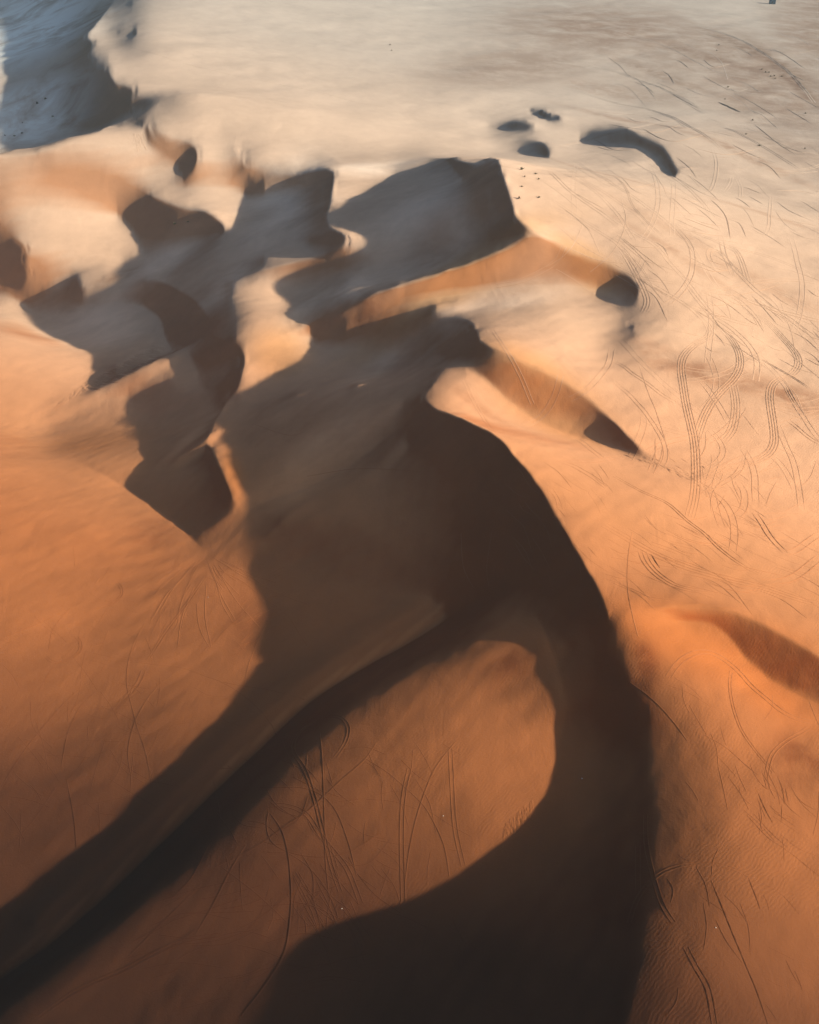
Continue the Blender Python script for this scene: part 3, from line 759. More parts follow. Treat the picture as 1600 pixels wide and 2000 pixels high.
# ------------------------------------------------------------------ helpers for things standing or pressed on the sand
def ground_z(x, y):
    """height of the ground mesh below a world point"""
    x = np.asarray(x, float); y = np.asarray(y, float)
    u, v = pix0(x, y)
    i = np.clip(np.searchsorted(US, u)-1, 0, len(US)-2); j = np.clip(np.searchsorted(VS, v)-1, 0, len(VS)-2)
    f = (u-US[i])/(US[i+1]-US[i]); k = (v-VS[j])/(VS[j+1]-VS[j])
    return (ZF[j, i]*(1-f)+ZF[j, i+1]*f)*(1-k)+(ZF[j+1, i]*(1-f)+ZF[j+1, i+1]*f)*k
def on_ground(u, v):
    u = np.atleast_1d(np.asarray(u, float)); v = np.atleast_1d(np.asarray(v, float))
    z = zat(g, Z, u, v, 25); x, y = world(u, v, z); return x, y
def tag(o, label, cat, group=None):
    o['label'] = label; o['category'] = cat
    if group: o['group'] = group
    return o
def link(name, me, mat, parent=None):
    o = bpy.data.objects.new(name, me); COL.objects.link(o)
    if mat and not me.materials: me.materials.append(mat)
    if parent: o.parent = parent
    return o
PROF_X = np.array([-.30, -.15, -.05, .05, .15, .30]); PROF_Z = np.array([-.03, 1.0, .05, .05, 1.0, -.03])
class Ruts:
    """collects rut ribbons; every rut is two little berms with the pressed groove between them"""
    def __init__(s): s.V = []; s.Fc = []; s.n = 0
    def add(s, x, y, h, w, fade=True):
        x = np.asarray(x); y = np.asarray(y)
        L_ = np.concatenate([[0], np.cumsum(np.hypot(np.diff(x), np.diff(y)))])
        if L_[-1] < .6: return
        st = max(.35, 0.0022*float(np.mean(y))); m = max(3, int(L_[-1]/st))
        t = np.linspace(0, L_[-1], m+1); x = np.interp(t, L_, x); y = np.interp(t, L_, y)
        for _ in range(2):
            x[1:-1] = (x[:-2]+2*x[1:-1]+x[2:])/4; y[1:-1] = (y[:-2]+2*y[1:-1]+y[2:])/4
        tx = np.gradient(x); ty = np.gradient(y); d = np.hypot(tx, ty)+1e-9; nx, ny = -ty/d, tx/d
        e = np.clip(np.minimum(t, L_[-1]-t)/(L_[-1]*.18+.5), 0, 1) if fade else np.ones(m+1)
        hh = h*(.25+.75*e)*(.8+.4*np.sin(t*1.7+x[0])**2)
        P = []
        for a, b in zip(PROF_X, PROF_Z):
            px = x+nx*a*w; py = y+ny*a*w
            P.append(np.stack([px, py, ground_z(px, py)+.012+np.where(b < 0, b, b*hh)], -1))
        P = np.stack(P, 1).reshape(-1, 3); k = len(PROF_X); b0 = s.n
        i = np.arange(m)[:, None]*k+np.arange(k-1)[None, :]+b0
        s.Fc.append(np.stack([i, i+1, i+k+1, i+k], -1).reshape(-1, 4)); s.V.append(P); s.n += len(P)
    def mesh(s, name):
        me = bpy.data.meshes.new(name); co = np.concatenate(s.V).astype(np.float32); q = np.concatenate(s.Fc)
        me.vertices.add(len(co)); me.vertices.foreach_set('co', co.ravel())
        me.loops.add(q.size); me.loops.foreach_set('vertex_index', q.ravel().astype(np.int32))
        me.polygons.add(len(q)); me.polygons.foreach_set('loop_start', (np.arange(len(q))*4).astype(np.int32))
        me.polygons.foreach_set('loop_total', np.full(len(q), 4, np.int32)); me.polygons.foreach_set('use_smooth', np.ones(len(q), bool))
        me.update(calc_edges=True); return me
def track_into(r, n, gap, h, pts):
    P = curve(pts, 5.0); x, y = on_ground(P[:, 0], P[:, 1])
    for _ in range(6):
        x[1:-1] = (x[:-2]+2*x[1:-1]+x[2:])/4; y[1:-1] = (y[:-2]+2*y[1:-1]+y[2:])/4
    d = np.hypot(x.mean(), y.mean()); w = float(np.clip(d/230, .75, 1.9))
    tx = np.gradient(x); ty = np.gradient(y); dd = np.hypot(tx, ty)+1e-9; nx, ny = -ty/dd, tx/dd
    for k in range(n):
        o = (k-(n-1)/2)*gap
        r.add(x+nx*o, y+ny*o, h*w*(.42 if d < 215 else .33), w*.48)

TG = 'tyre tracks pressed into the sand'
TRACKS = [
 (4,.62,.10,[(1379,630),(1387,640),(1392,650),(1384,659),(1360,670),(1342,685),(1333,700),(1331,720),(1334,750),(1340,785),(1348,820),(1355,850),(1359,880),(1360,930),(1357,975),(1348,1010)],'long four line tyre track bending down the left side of the brown stained band'),
 (4,.60,.10,[(1395,635),(1415,645),(1432,665),(1443,685),(1447,705),(1444,725),(1432,745),(1412,762),(1392,785),(1377,810),(1368,835),(1362,855)],'curved tyre track looping across the brown band and joining the long one below'),
 (2,1.4,.08,[(1355,598),(1380,615),(1410,628),(1440,650),(1465,675),(1478,700),(1480,720),(1476,745)],'wide twin tyre track arching over the loop and ending in the brown band'),
 (2,.5,.12,[(1478,697),(1515,718),(1550,738),(1582,760)],'short straight dark tyre track slanting over the brown band at the right edge'),
 (4,.60,.10,[(1460,610),(1500,630),(1530,660),(1552,685),(1562,705),(1558,722),(1540,737),(1520,742),(1508,752),(1503,775),(1506,800),(1511,830),(1514,860),(1508,880),(1490,895),(1460,905),(1425,915),(1395,925),(1365,942)],'long snaking tyre track that sweeps round the right plain to the track crossing'),
 (2,1.2,.09,[(1520,738),(1535,755),(1550,785),(1570,815),(1590,845),(1612,868)],'twin tyre track running off the right edge below the snaking one'),
 (2,.6,.13,[(1538,755),(1548,780),(1562,795)],'pair of short dark tyre marks beside the twin track at right'),
 (2,1.0,.08,[(1200,745),(1230,770),(1260,805),(1285,840),(1298,865),(1302,885),(1298,905),(1288,915)],'thin twin tyre track curling round the pointed tip of the dark hollow'),
 (2,.9,.09,[(1201,705),(1215,712),(1235,730),(1262,747),(1295,772),(1320,786)],'faint tyre track with a dark start on the smooth slope above the hollow'),
 (2,.9,.12,[(1541,822),(1555,832),(1575,850),(1603,867)],'short forked tyre mark near the right edge under the brown band'),
 (3,.8,.07,[(1215,490),(1232,515),(1248,545),(1262,575),(1267,590),(1258,608)],'triple tyre track rounding the dark shadow pocket on the ridge'),
 (2,1.1,.07,[(1265,550),(1300,570),(1335,592),(1360,612),(1382,634)],'straight twin tyre track leading down from the ridge to the loop'),
 (3,1.0,.07,[(1345,555),(1365,585),(1385,610),(1402,632)],'broken triple tyre track above the start of the loops'),
 (4,.65,.07,[(1432,752),(1438,790),(1436,820),(1430,842),(1412,862)],'faint parallel tyre tracks between the two loops below the brown band'),
 (2,1.3,.07,[(1520,830),(1535,868),(1550,900),(1558,935),(1563,965),(1566,995)],'tall faint twin tyre track descending near the right edge'),
 (2,1.2,.07,[(1388,840),(1405,858),(1415,880),(1405,900),(1380,917)],'hook shaped tyre track right of the crossing'),
 (2,.7,.10,[(1200,930),(1250,960),(1305,985),(1340,1015),(1375,1040),(1400,1065),(1430,1090),(1460,1110),(1482,1121)],'long dark diagonal tyre track crossing the pale ridge flank'),
 (2,1.2,.11,[(1475,1003),(1490,1025),(1505,1050),(1520,1065),(1535,1080)],'straight twin tyre track heading down towards the wide bend at right'),
 (2,1.5,.10,[(1602,1088),(1580,1105),(1555,1125),(1525,1135),(1490,1137)],'wide bend of twin tyre tracks entering from the right edge'),
 (2,1.3,.09,[(1602,1042),(1575,1060),(1555,1075),(1530,1080)],'upper bend of twin tyre tracks meeting the straight one at right'),
 (3,.8,.09,[(1255,1075),(1262,1095),(1280,1115),(1305,1135),(1340,1150),(1385,1156)],'hook of dark tyre tracks curving under the scratched slope'),
 (1,1,.16,[(1273,1081),(1280,1095),(1290,1107)],'short deep dark gouge inside the hook of tracks'),
 (3,.9,.09,[(1180,1025),(1250,1065),(1300,1090),(1350,1110),(1400,1125),(1450,1137),(1500,1150),(1560,1170),(1605,1180)],'long bundle of tyre tracks sweeping down to the right edge'),
 (1,1,.06,[(1235,1040),(1228,1080),(1226,1120),(1228,1160),(1235,1200),(1246,1245)],'single thin wheel line dropping to the orange saddle'),
 (2,.6,.07,[(1200,345),(1225,370),(1232,395),(1260,430),(1285,450),(1306,472)],'tyre track with a sharp kink on the pale slope below the barchan'),
 (2,1.3,.08,[(1432,538),(1422,510),(1408,492),(1390,484),(1380,492),(1388,510),(1402,525)],'small round looped tyre track in the middle of the upper plain'),
 (3,.8,.08,[(1415,478),(1435,485),(1448,505),(1455,530),(1463,550)],'triple tyre track beside the small loop on the upper plain'),
 (2,1.2,.08,[(1392,290),(1400,312),(1398,345),(1390,370),(1375,380)],'curved tyre track right of the barchan tail'),
 (2,1.0,.07,[(1507,385),(1503,420),(1503,445),(1495,460)],'short upright tyre track on the upper plain'),
 (2,.5,.07,[(230,1137),(240,1148),(242,1160),(230,1172),(210,1182),(185,1186)],'small crescent tyre mark high on the shaded left plain'),
 (2,.55,.07,[(148,1240),(160,1255),(158,1272),(140,1287),(115,1297),(97,1294),(90,1282)],'round crescent tyre mark near the left edge of the plain'),
 (2,.8,.07,[(281,1310),(271,1335),(256,1352),(244,1363)],'short twin tyre mark crossed by a thin wheel line on the plain'),
 (1,1,.05,[(284,1215),(262,1255),(250,1300),(248,1340),(258,1380),(268,1420),(285,1470),(297,1535)],'thin S shaped wheel line down the left plain'),
 (1,1,.05,[(322,1327),(295,1355),(275,1385),(260,1420),(250,1470),(256,1515)],'thin bowed wheel line beside the S shaped one'),
 (1,1,.05,[(200,1290),(300,1298),(360,1305),(400,1320),(450,1335),(520,1345),(595,1366)],'long thin wheel line crossing the plain into the shadow'),
 (2,.5,.06,[(402,1128),(380,1160),(350,1200),(320,1240),(290,1290)],'straight twin wheel line fanning down from the notch of the dark basin'),
 (1,1,.06,[(130,1520),(145,1600),(150,1680),(147,1745)],'short upright wheel line running into the long shadow at lower left'),
 (1,1,.05,[(0,1542),(50,1462),(110,1390),(160,1342)],'wheel line slanting up from the left edge'),
 (2,.5,.07,[(655,1480),(676,1450),(682,1420),(668,1402),(645,1398),(610,1410),(585,1430),(572,1455),(575,1475),(592,1495),(602,1520),(615,1560),(630,1620),(640,1660),(650,1700),(665,1742)],'large teardrop loop of wheel lines on the orange dune'),
 (1,1,.05,[(622,1410),(629,1470),(632,1540),(634,1600),(636,1680),(642,1742)],'straight wheel line through the teardrop loop'),
 (1,1,.06,[(735,1452),(712,1485),(670,1520),(635,1553),(600,1585),(560,1610),(520,1640),(470,1670),(420,1692)],'long slanting wheel line crossing the knot of tracks on the orange dune'),
 (1,1,.06,[(545,1538),(590,1538),(625,1550),(655,1580),(672,1620),(685,1660),(697,1712)],'bowed dark wheel line falling right from the knot of tracks'),
 (2,.6,.05,[(525,1572),(560,1572),(600,1590),(625,1630),(650,1660),(680,1700),(705,1765)],'arched twin wheel line over the small oval'),
 (1,1,.05,[(525,1585),(520,1610),(530,1645),(560,1663),(600,1672),(650,1672),(700,1655),(745,1625)],'oval wheel line left of the knot of tracks'),
 (1,1,.08,[(528,1588),(550,1620),(562,1665),(567,1710),(569,1750),(566,1800),(555,1860),(520,1920),(470,1985)],'deep dark wheel rut running down to the bottom of the orange dune'),
 (1,1,.05,[(715,1482),(760,1510),(800,1545),(830,1575),(855,1620),(870,1660),(878,1712)],'long bowed wheel line across the middle of the orange dune'),
 (1,1,.05,[(890,1448),(850,1500),(825,1560),(810,1610),(798,1670),(792,1722)],'wheel line curving down past the bowed one on the orange dune'),
 (2,.6,.05,[(800,1500),(788,1560),(785,1640),(788,1762)],'straight twin wheel line running down into the dark bottom shadow'),
 (2,.55,.07,[(430,1825),(350,1840),(250,1890),(150,1935),(60,1998)],'raised twin wheel line along the lower edge of the orange dune'),
 (2,.9,.09,[(1305,1325),(1325,1297),(1355,1278),(1385,1275),(1415,1290),(1440,1312),(1470,1345),(1500,1370),(1530,1392),(1560,1405),(1605,1414)],'large arched twin track over the round dune shoulder at right'),
 (2,.4,.06,[(1428,1315),(1425,1340),(1430,1375),(1445,1420),(1465,1450),(1490,1480),(1512,1508)],'narrow track branching down from the large arch'),
 (1,1,.05,[(1230,1335),(1270,1365),(1310,1405),(1342,1447)],'faint wheel line beside the shadowed valley at right'),
 (1,1,.06,[(1375,1435),(1420,1460),(1455,1490),(1482,1512)],'short straight wheel line above the scuffed patch at right'),
 (2,.5,.05,[(1582,1420),(1530,1450),(1507,1475),(1498,1512)],'curved twin wheel line beside the brown stain at right'),
 (2,.5,.07,[(1228,1802),(1240,1765),(1262,1730),(1300,1700),(1350,1687),(1400,1688),(1440,1700),(1471,1714)],'large arch shaped twin track across the terminator at lower right'),
 (2,.55,.06,[(1260,1590),(1262,1650),(1275,1710),(1295,1770),(1316,1802)],'twin wheel line leaving the dark valley through the large arch'),
 (1,1,.08,[(1390,1720),(1410,1770),(1430,1820),(1455,1880),(1480,1940),(1502,2005)],'long straight dark wheel rut at the lower right'),
 (2,.6,.07,[(1340,1850),(1360,1890),(1383,1930),(1397,2005)],'short twin rut left of the long straight one at the bottom'),
 (1,1,.08,[(1463,1716),(1474,1745),(1486,1777)],'short dark rut hanging from the end of the large arch'),
 (1,1,.06,[(1460,1590),(1500,1635),(1550,1670),(1603,1714)],'thin wheel line slanting to the right edge above the arch'),
]
for n_, gap_, h_, pts_, lab_ in TRACKS:
    r = Ruts(); track_into(r, n_, gap_, h_, pts_)
    tag(link('tyre_track', r.mesh('tyre_track'), SAND), lab_, 'tyre track', TG)
# the furrow near the top right, dark and straight
r = Ruts(); track_into(r, 2, .8, .35, [(1404, 200), (1418, 206), (1433, 212), (1445, 218)])
tag(link('sand_furrow', r.mesh('sand_furrow'), SAND), 'short straight dark furrow high on the right plain', 'furrow')

# countless faint old wheel lines and wind scratches
rng = np.random.default_rng(7)
r = Ruts()
FAINT = [(2,1.2,.05,[(1200,430),(1240,455),(1280,480),(1310,515),(1340,545),(1360,575),(1385,600)]),(2,1.2,.06,[(1300,430),(1360,455),(1420,480),(1500,500),(1600,540)]),
 (2,1.2,.06,[(1400,480),(1450,540),(1520,570),(1605,612)]),(2,1,.06,[(1430,345),(1425,365),(1415,374)]),(2,1,.06,[(1440,350),(1450,370),(1445,388)]),
 (1,1,.05,[(200,1345),(165,1370),(145,1400),(130,1440),(120,1500)]),(1,1,.04,[(385,1180),(387,1215),(395,1240),(410,1265)]),(1,1,.04,[(400,1100),(350,1110),(290,1128),(240,1135),(180,1145)]),
 (1,1,.04,[(400,1105),(440,1120),(480,1140),(510,1165),(560,1200),(600,1260)]),(1,1,.04,[(520,1220),(500,1260),(485,1300),(478,1335)]),(1,1,.04,[(370,1310),(430,1330),(480,1360),(520,1400),(545,1440)]),
 (1,1,.04,[(0,1670),(60,1610),(110,1540)]),(1,1,.04,[(560,1665),(600,1690),(640,1740),(660,1790)]),(2,.6,.04,[(880,1460),(884,1540),(890,1620),(905,1690)]),(1,1,.04,[(480,1650),(450,1700),(415,1770),(380,1830)]),
 (1,1,.04,[(400,1720),(330,1790),(250,1870)]),(1,1,.04,[(435,1695),(500,1745),(560,1800)]),(1,1,.05,[(1400,1800),(1420,1840),(1450,1880)]),(2,.6,.04,[(1245,1650),(1245,1740)]),
 (2,1.5,.10,[(1080,120),(1180,135),(1260,160),(1330,190),(1380,220)]),(2,1.5,.12,[(1360,50),(1440,75),(1500,110),(1550,150),(1590,200)]),(2,1.5,.10,[(1100,170),(1200,200),(1290,220),(1370,260),(1420,300)]),
 (2,1.5,.10,[(1400,240),(1480,280),(1560,330),(1602,350)]),(1,1.5,.10,[(1200,60),(1300,90),(1400,140),(1500,160)]),(1,1.5,.08,[(250,90),(350,120),(470,150),(600,175),(700,200),(800,215)]),
 (2,1.2,.06,[(1080,390),(1150,440),(1210,480),(1260,540)]),(2,1.2,.06,[(1090,335),(1150,365),(1200,410),(1240,470)]),(2,1.3,.06,[(1100,300),(1180,350),(1260,400),(1340,470),(1400,560)]),
 (2,.8,.05,[(905,740),(930,790),(960,840)]),(2,.8,.05,[(960,640),(1010,720),(1040,790)]),(1,.8,.05,[(1430,930),(1400,950),(1388,975),(1390,1000)]),(1,1,.05,[(1428,928),(1433,950),(1448,980)]),
 (1,1,.05,[(900,1040),(905,1110),(925,1150)]),(1,1,.05,[(960,1040),(950,1110),(955,1150)]),(1,1,.05,[(600,930),(700,915),(830,920)]),(1,1,.05,[(500,830),(580,850),(640,800)])]
for f_ in FAINT: track_into(r, *f_)
def scratches(n, box, ang, spread, ln, h, w=.5, bend=.15):
    for _ in range(n):
        u = rng.uniform(box[0], box[2]); v = rng.uniform(box[1], box[3]); a = R(ang+rng.normal()*spread); l = ln*rng.uniform(.4, 1.4); b = rng.normal()*bend
        p = [(u, v), (u+math.cos(a)*l/2, v+math.sin(a)*l/2), (u+math.cos(a+b)*l, v+math.sin(a+b)*l)]
        P = curve(p, 6.0); x, y = on_ground(P[:, 0], P[:, 1]); d = float(np.hypot(x.mean(), y.mean())); k = np.clip(d/230, .7, 1.8)
        r.add(x, y, h*k*rng.uniform(.15, .6), w*k*.75)
scratches(60, (1180, 1020, 1560, 1150), 22, 5, 110, .05)
scratches(30, (1250, 980, 1500, 1060), 28, 12, 70, .05)
scratches(45, (1350, 560, 1600, 700), 32, 10, 70, .06)
scratches(45, (1300, 300, 1600, 520), 24, 12, 70, .07)
scratches(40, (1050, 300, 1350, 560), 32, 7, 90, .05)
scratches(60, (1150, 60, 1600, 300), 20, 9, 90, .10)
scratches(50, (450, 1120, 530, 1290), -32, 6, 36, .035)
scratches(70, (100, 1100, 480, 1500), -20, 35, 60, .025)
scratches(60, (0, 1200, 300, 1600), 8, 40, 80, .022)
scratches(70, (400, 1450, 900, 1800), 60, 40, 80, .022)
scratches(25, (560, 1650, 700, 1800), 58, 6, 90, .035)
scratches(40, (250, 1750, 600, 1980), -15, 14, 120, .03)
scratches(40, (1300, 1300, 1600, 1980), 55, 25, 70, .025)
scratches(26, (1350, 900, 1600, 1010), -15, 30, 60, .05)
scratches(20, (1480, 1480, 1560, 1600), 60, 15, 50, .05)
scratches(30, (980, 900, 1180, 1080), 48, 8, 60, .04)
for k in range(70):           # long old tracks running on across the right plain
    u = rng.uniform(1060, 1560); v = rng.uniform(280, 960); a = R(rng.choice([28, 40, 62, -20, 85])+rng.normal()*9); l = rng.uniform(90, 260)*(1 if v < 760 else .6); b = rng.normal()*.5
    pt = [(u, v)]
    for q in range(4):
        a += b*.35+rng.normal()*.12; pt.append((pt[-1][0]+math.cos(a)*l/4, pt[-1][1]+math.sin(a)*l/4*(.55+.45*v/1100)))
    P = curve(pt, 6.0); x, y = on_ground(P[:, 0], P[:, 1]); d = float(np.hypot(x.mean(), y.mean())); kk = float(np.clip(d/230, .75, 1.8))
    tx = np.gradient(x); ty = np.gradient(y); dd = np.hypot(tx, ty)+1e-9; h_ = rng.uniform(.010, .028)*kk
    for off in ((-.7, .7) if rng.random() < .7 else (0,)): r.add(x-ty/dd*off, y+tx/dd*off, h_, .42*kk)
for k in range(26):           # wheel lines converging on the notch of the basin
    a = R(rng.uniform(20, 160)); l0 = rng.uniform(20, 90); l1 = l0+rng.uniform(30, 160)
    P = curve([(398+math.cos(a)*l0, 1078+math.sin(a)*l0*.9), (398+math.cos(a+.05)*(l0+l1)/2, 1078+math.sin(a+.05)*(l0+l1)*.45), (398+math.cos(a)*l1, 1078+math.sin(a)*l1*.9)], 6.0)
    x, y = on_ground(P[:, 0], P[:, 1]); r.add(x, y, .011, .45)
o = link('faint_wheel_marks', r.mesh('faint_wheel_marks'), SAND); o['kind'] = 'stuff'; o['label'] = 'countless faint old wheel lines and scratches in the sand'

# trampled and rippled patches
r = Ruts()
def ripples(n, quad, ang, ln, h, w):
    q = np.array(quad, float)
    for _ in range(n):
        s_, t_ = rng.uniform(0, 1, 2); c = (q[0]*(1-s_)+q[1]*s_)*(1-t_)+(q[3]*(1-s_)+q[2]*s_)*t_
        a = R(ang+rng.normal()*8); l = ln*rng.uniform(.5, 1.3)
        p = [(c[0]+math.cos(a)*l*k, c[1]+math.sin(a)*l*k+rng.normal()*.7) for k in (0, .33, .66, 1)]
        P = curve(p, 3.0); x, y = on_ground(P[:, 0], P[:, 1]); r.add(x, y, h*rng.uniform(.6, 1.2), w)
ripples(150, [(160, 765), (290, 700), (300, 672), (190, 735)], 8, 22, .08, 1.1)
ripples(60, [(105, 800), (170, 765), (172, 745), (120, 785)], -50, 6, .10, 1.2)
ripples(90, [(985, 1610), (1040, 1560), (1035, 1590), (980, 1630)], 80, 12, .035, .6)
ripples(26, [(255, 258), (280, 256), (281, 285), (262, 280)], 75, 16, .07, 1.2)
ripples(60, [(1395, 895), (1210, 885), (1290, 905), (1380, 960)], 30, 14, .06, .8)
o = link('sand_ripples', r.mesh('sand_ripples'), SAND); o['kind'] = 'stuff'; o['label'] = 'patches of wind ripples and trampled sand'

# ------------------------------------------------------------------ desert shrubs
def plain(name, col, rough=.8, var=.3):
    n = NT(name); pos = n.n('NewGeometry').outputs['Position']
    f = n.n('MapRange', **{'Value': n.noise(pos, 6, 3), 'From Min': .3, 'From Max': .7, 'To Min': 1-var, 'To Max': 1+var}).outputs[0]
    c = n.mix(1.0, (*col, 1), n.n('CombineColor', Red=f, Green=f, Blue=f).outputs[0], 'MULTIPLY')
    p = n.n('BsdfPrincipled', Roughness=rough); n.set(p.inputs['Base Color'], c); n.t.links.new(p.outputs[0], n.out.inputs[0]); return n.m
LEAF = plain('shrub_leaf', (.07, .065, .035)); TWIG = plain('shrub_twig', (.10, .065, .04)); STONE = plain('pale_stone', (.42, .38, .33)); 
BLUE = plain('blue_paint', (.035, .075, .13), .5, .12); TRIM = plain('dark_frame', (.02, .03, .05), .5, .1)
def shrub_meshes(seed):
    rg = random.Random(seed); V, Fq = [], []; V2, F2 = [], []
    for k in range(16):
        a = rg.uniform(0, 6.28); e = rg.uniform(.35, 1.45); L_ = rg.uniform(.45, .95); d = Vector((math.cos(a)*math.cos(e), math.sin(a)*math.cos(e), math.sin(e)))
        s1 = d.cross(Vector((.3, .2, 1))).normalized(); s2 = d.cross(s1)
        b = len(V2); tip = d*L_; mid = d*L_*.55+Vector((0, 0, .04))
        for c, rr in ((Vector((0, 0, -.08)), .022), (mid, .014), (tip, .004)):
            for q in range(4): V2.append(c+(s1*math.cos(q*1.57)+s2*math.sin(q*1.57))*rr)
        for lv in (0, 1):
            for q in range(4): F2.append((b+lv*4+q, b+lv*4+(q+1) % 4, b+lv*4+4+(q+1) % 4, b+lv*4+4+q))
        for _ in range(26):
            c = d*L_*rg.uniform(.4, 1.1)+Vector((rg.gauss(0, .08), rg.gauss(0, .08), rg.gauss(0, .07))); c.z = max(c.z, .03)
            n1 = Vector((rg.gauss(0, 1), rg.gauss(0, 1), rg.gauss(0, 1))).normalized(); n2 = n1.orthogonal().normalized(); w = rg.uniform(.025, .05); h = w*2.2
            b = len(V); V += [c-n1*h, c+n2*w, c+n1*h, c-n2*w]; Fq.append((b, b+1, b+2, b+3))
    a = bpy.data.meshes.new('foliage'); a.from_pydata(V, [], Fq); b = bpy.data.meshes.new('stem'); b.from_pydata(V2, [], F2); return a, b
KINDS = [shrub_meshes(s) for s in (3, 8, 21)]
SG = 'dark desert shrubs dotted over the sand'
SHRUBS = [(1019,330,1.7,'dark shrub with a long shadow below the dark crescents, beside the shadow edge'),(1046,340,1.0,'small shrub right of the long shadowed one'),(1025,346,.8,'faint little shrub just below the long shadowed one'),
 (1052,351,.9,'small shrub lowest right of the upper four by the shadow edge'),(1019,365,.8,'faint lone shrub midway down the bright slope beside the shadow edge'),(1014,388,1.3,'dark shrub at the foot of the bright slope near the shadow edge'),
 (1053,386,1.0,'reddish brown shrub right of the dark one at the same height'),(1404,88,1.2,'upper shrub of two near the top right'),(1400,99,1.0,'lower shrub of two near the top right'),(1422,170,1.3,'lone shrub above the dark furrow'),
 (1416,194,.9,'small shrub right beside the start of the furrow'),(1470,235,1.2,'shrub on bare sand below the furrow'),(1457,263,1.2,'shrub further below the furrow, above the tracks'),(1483,285,1.3,'dark shrub lowest of three under the furrow'),
 (1572,291,1.0,'small shrub near the right edge on the upper plain'),(1488,136,1.4,'topmost shrub of the cluster at upper right'),(1573,222,1.1,'shrub at the right edge on a dark streak'),
 (73,203,2.0,'largest dark shrub in the blue shaded valley'),(89,194,1.6,'shrub just above the largest one in the shaded valley'),(103,228,1.3,'lone shrub in the middle of the shaded valley'),(44,240,1.0,'faint shrub left in the shaded valley'),
 (43,260,1.3,'shrub nearest the bright dune crest in the shaded valley'),(28,265,1.3,'middle shrub of the bottom three in the shaded valley'),(10,265,1.2,'shrub at the left edge of the shaded valley'),
 (341,438,1.3,'dark bush on the shaded floor under the curved slip face'),(367,434,.9,'smaller bush right of the dark one on the shaded floor'),(762,88,1.3,'tiny lone bush on the pale far plain'),(765,99,1.0,'reddish bush under the tiny one on the pale far plain'),
 (103,783,.0,'')]
CLUSTER = [(1495,142),(1502,142),(1505,150),(1512,149),(1514,154),(1527,150)]
def put_shrub(k, u, v, s, label, group):
    x, y = on_ground(u, v); x = float(x[0]); y = float(y[0])
    e = bpy.data.objects.new('desert_shrub', None); COL.objects.link(e); e.location = (x, y, float(ground_z(x, y)))
    e.rotation_euler = (0, 0, k*2.1); e.scale = (s*.75, s*.75, s*.65); e.empty_display_size = .3
    tag(e, label, 'shrub', group); link('foliage', KINDS[k % 3][0], LEAF, e); link('stem', KINDS[k % 3][1], TWIG, e)
for k, (u, v, s, lab) in enumerate(SHRUBS):
    if s > 0: put_shrub(k, u, v, s, lab, SG)
CL = ['second shrub from the left in the loose cluster', 'shrub just right of the second one in the loose cluster', 'shrub in the middle of the loose cluster', 'upper right shrub of the loose cluster', 'lowest shrub of the loose cluster', 'rightmost shrub of the loose cluster']
for k, (u, v) in enumerate(CLUSTER): put_shrub(k+50, u, v, 1.3, CL[k], SG)
# pale stones
def stone_mesh(seed):
    import bmesh
    rg = random.Random(seed); bm = bmesh.new(); bmesh.ops.create_icosphere(bm, subdivisions=2, radius=1)
    for v in bm.verts:
        v.co *= 1+.22*math.sin(v.co.x*3+seed)*math.cos(v.co.y*4-seed)+rg.uniform(-.05, .05); v.co.z *= .7
    me = bpy.data.meshes.new('pale_stone'); bm.to_mesh(me); bm.free(); return me
for k, (u, v, s, lab) in enumerate([(1137,1521,.17,'tiny pale stone in the dark foreground shadow'),(866,1593,.13,'tiny pale stone on the orange dune beside the bowed wheel line'),(668,1775,.12,'tiny pale stone near the shadow edge at the bottom'),
                                  (1398,1812,.12,'tiny pale stone beside the long straight rut'),(407,1168,.13,'tiny pale stone on the plain below the notch')]):
    x, y = on_ground(u, v); x = float(x[0]); y = float(y[0])
    o = link('pale_stone', stone_mesh(k), STONE); o.location = (x, y, float(ground_z(x, y))+s*.2); o.scale = (s*.7, s*.55, s*.6); tag(o, lab, 'stone', 'pale stones')
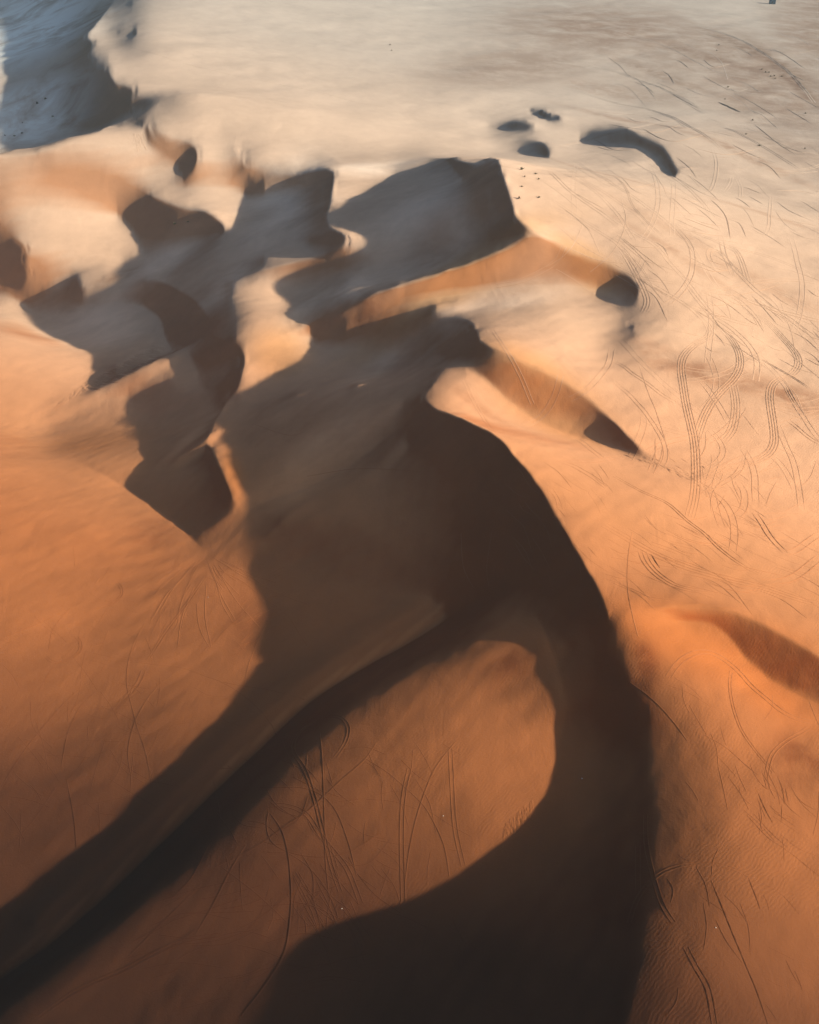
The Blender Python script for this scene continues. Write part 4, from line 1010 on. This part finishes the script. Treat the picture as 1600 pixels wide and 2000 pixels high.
# small blue hut cut by the top edge
def box(V, Fq, x0, x1, y0, y1, z0, z1):
    b = len(V); V += [(x, y, z) for z in (z0, z1) for y in (y0, y1) for x in (x0, x1)]
    Fq += [(b, b+2, b+3, b+1), (b+4, b+5, b+7, b+6), (b, b+1, b+5, b+4), (b+2, b+6, b+7, b+3), (b, b+4, b+6, b+2), (b+1, b+3, b+7, b+5)]
def boxes(name, L_, mat, parent):
    V, Fq = [], []
    for b_ in L_: box(V, Fq, *b_)
    me = bpy.data.meshes.new(name); me.from_pydata(V, [], Fq); return link(name, me, mat, parent)
x, y = on_ground(1509, 8); x = float(x[0]); y = float(y[0])
hut = bpy.data.objects.new('storage_hut', None); COL.objects.link(hut); hut.location = (x, y+1.5, float(ground_z(x, y))-.1); hut.rotation_euler = (0, 0, R(-6))
tag(hut, 'small dark blue hut cut by the top edge near the right corner', 'hut')
boxes('wall', [(-2.3, 2.3, -1.4, 1.4, 0, 3.2)]+[(-2.25+.3*k, -2.13+.3*k, -1.45, -1.4, .1, 3.1) for k in range(16)], BLUE, hut)
boxes('roof', [(-2.45, 2.45, -1.6, 1.6, 3.203, 3.36)], TRIM, hut)
dr = boxes('door', [(-.5, .5, -1.5, -1.452, .1, 2.2)], TRIM, hut); boxes('handle', [(.32, .40, -1.56, -1.502, 1.0, 1.2)], STONE, dr)

# ------------------------------------------------------------------ dusty air
def haze():
    n = NT('haze')
    v = n.n('VolumePrincipled'); v.inputs['Color'].default_value = (.55, .84, 1.0, 1)
    v.inputs['Density'].default_value = HAZE; v.inputs['Anisotropy'].default_value = 0.0
    n.t.links.new(v.outputs[0], n.out.inputs['Volume'])
    x0, x1, y0, y1 = XF.min()-20, XF.max()+20, -30, YF.max()+20
    z0, z1 = ZF.min()-1.5, H+2
    me = bpy.data.meshes.new('haze')
    vs = [(x, y, z) for z in (z0, z1) for y in (y0, y1) for x in (x0, x1)]
    me.from_pydata(vs, [], [(0, 2, 3, 1), (4, 5, 7, 6), (0, 1, 5, 4), (2, 6, 7, 3), (0, 4, 6, 2), (1, 3, 7, 5)])
    me.materials.append(n.m)
    o = bpy.data.objects.new('haze', me); COL.objects.link(o); o['kind'] = 'stuff'
    o['label'] = 'pale dusty haze hanging over the dunes'
haze()
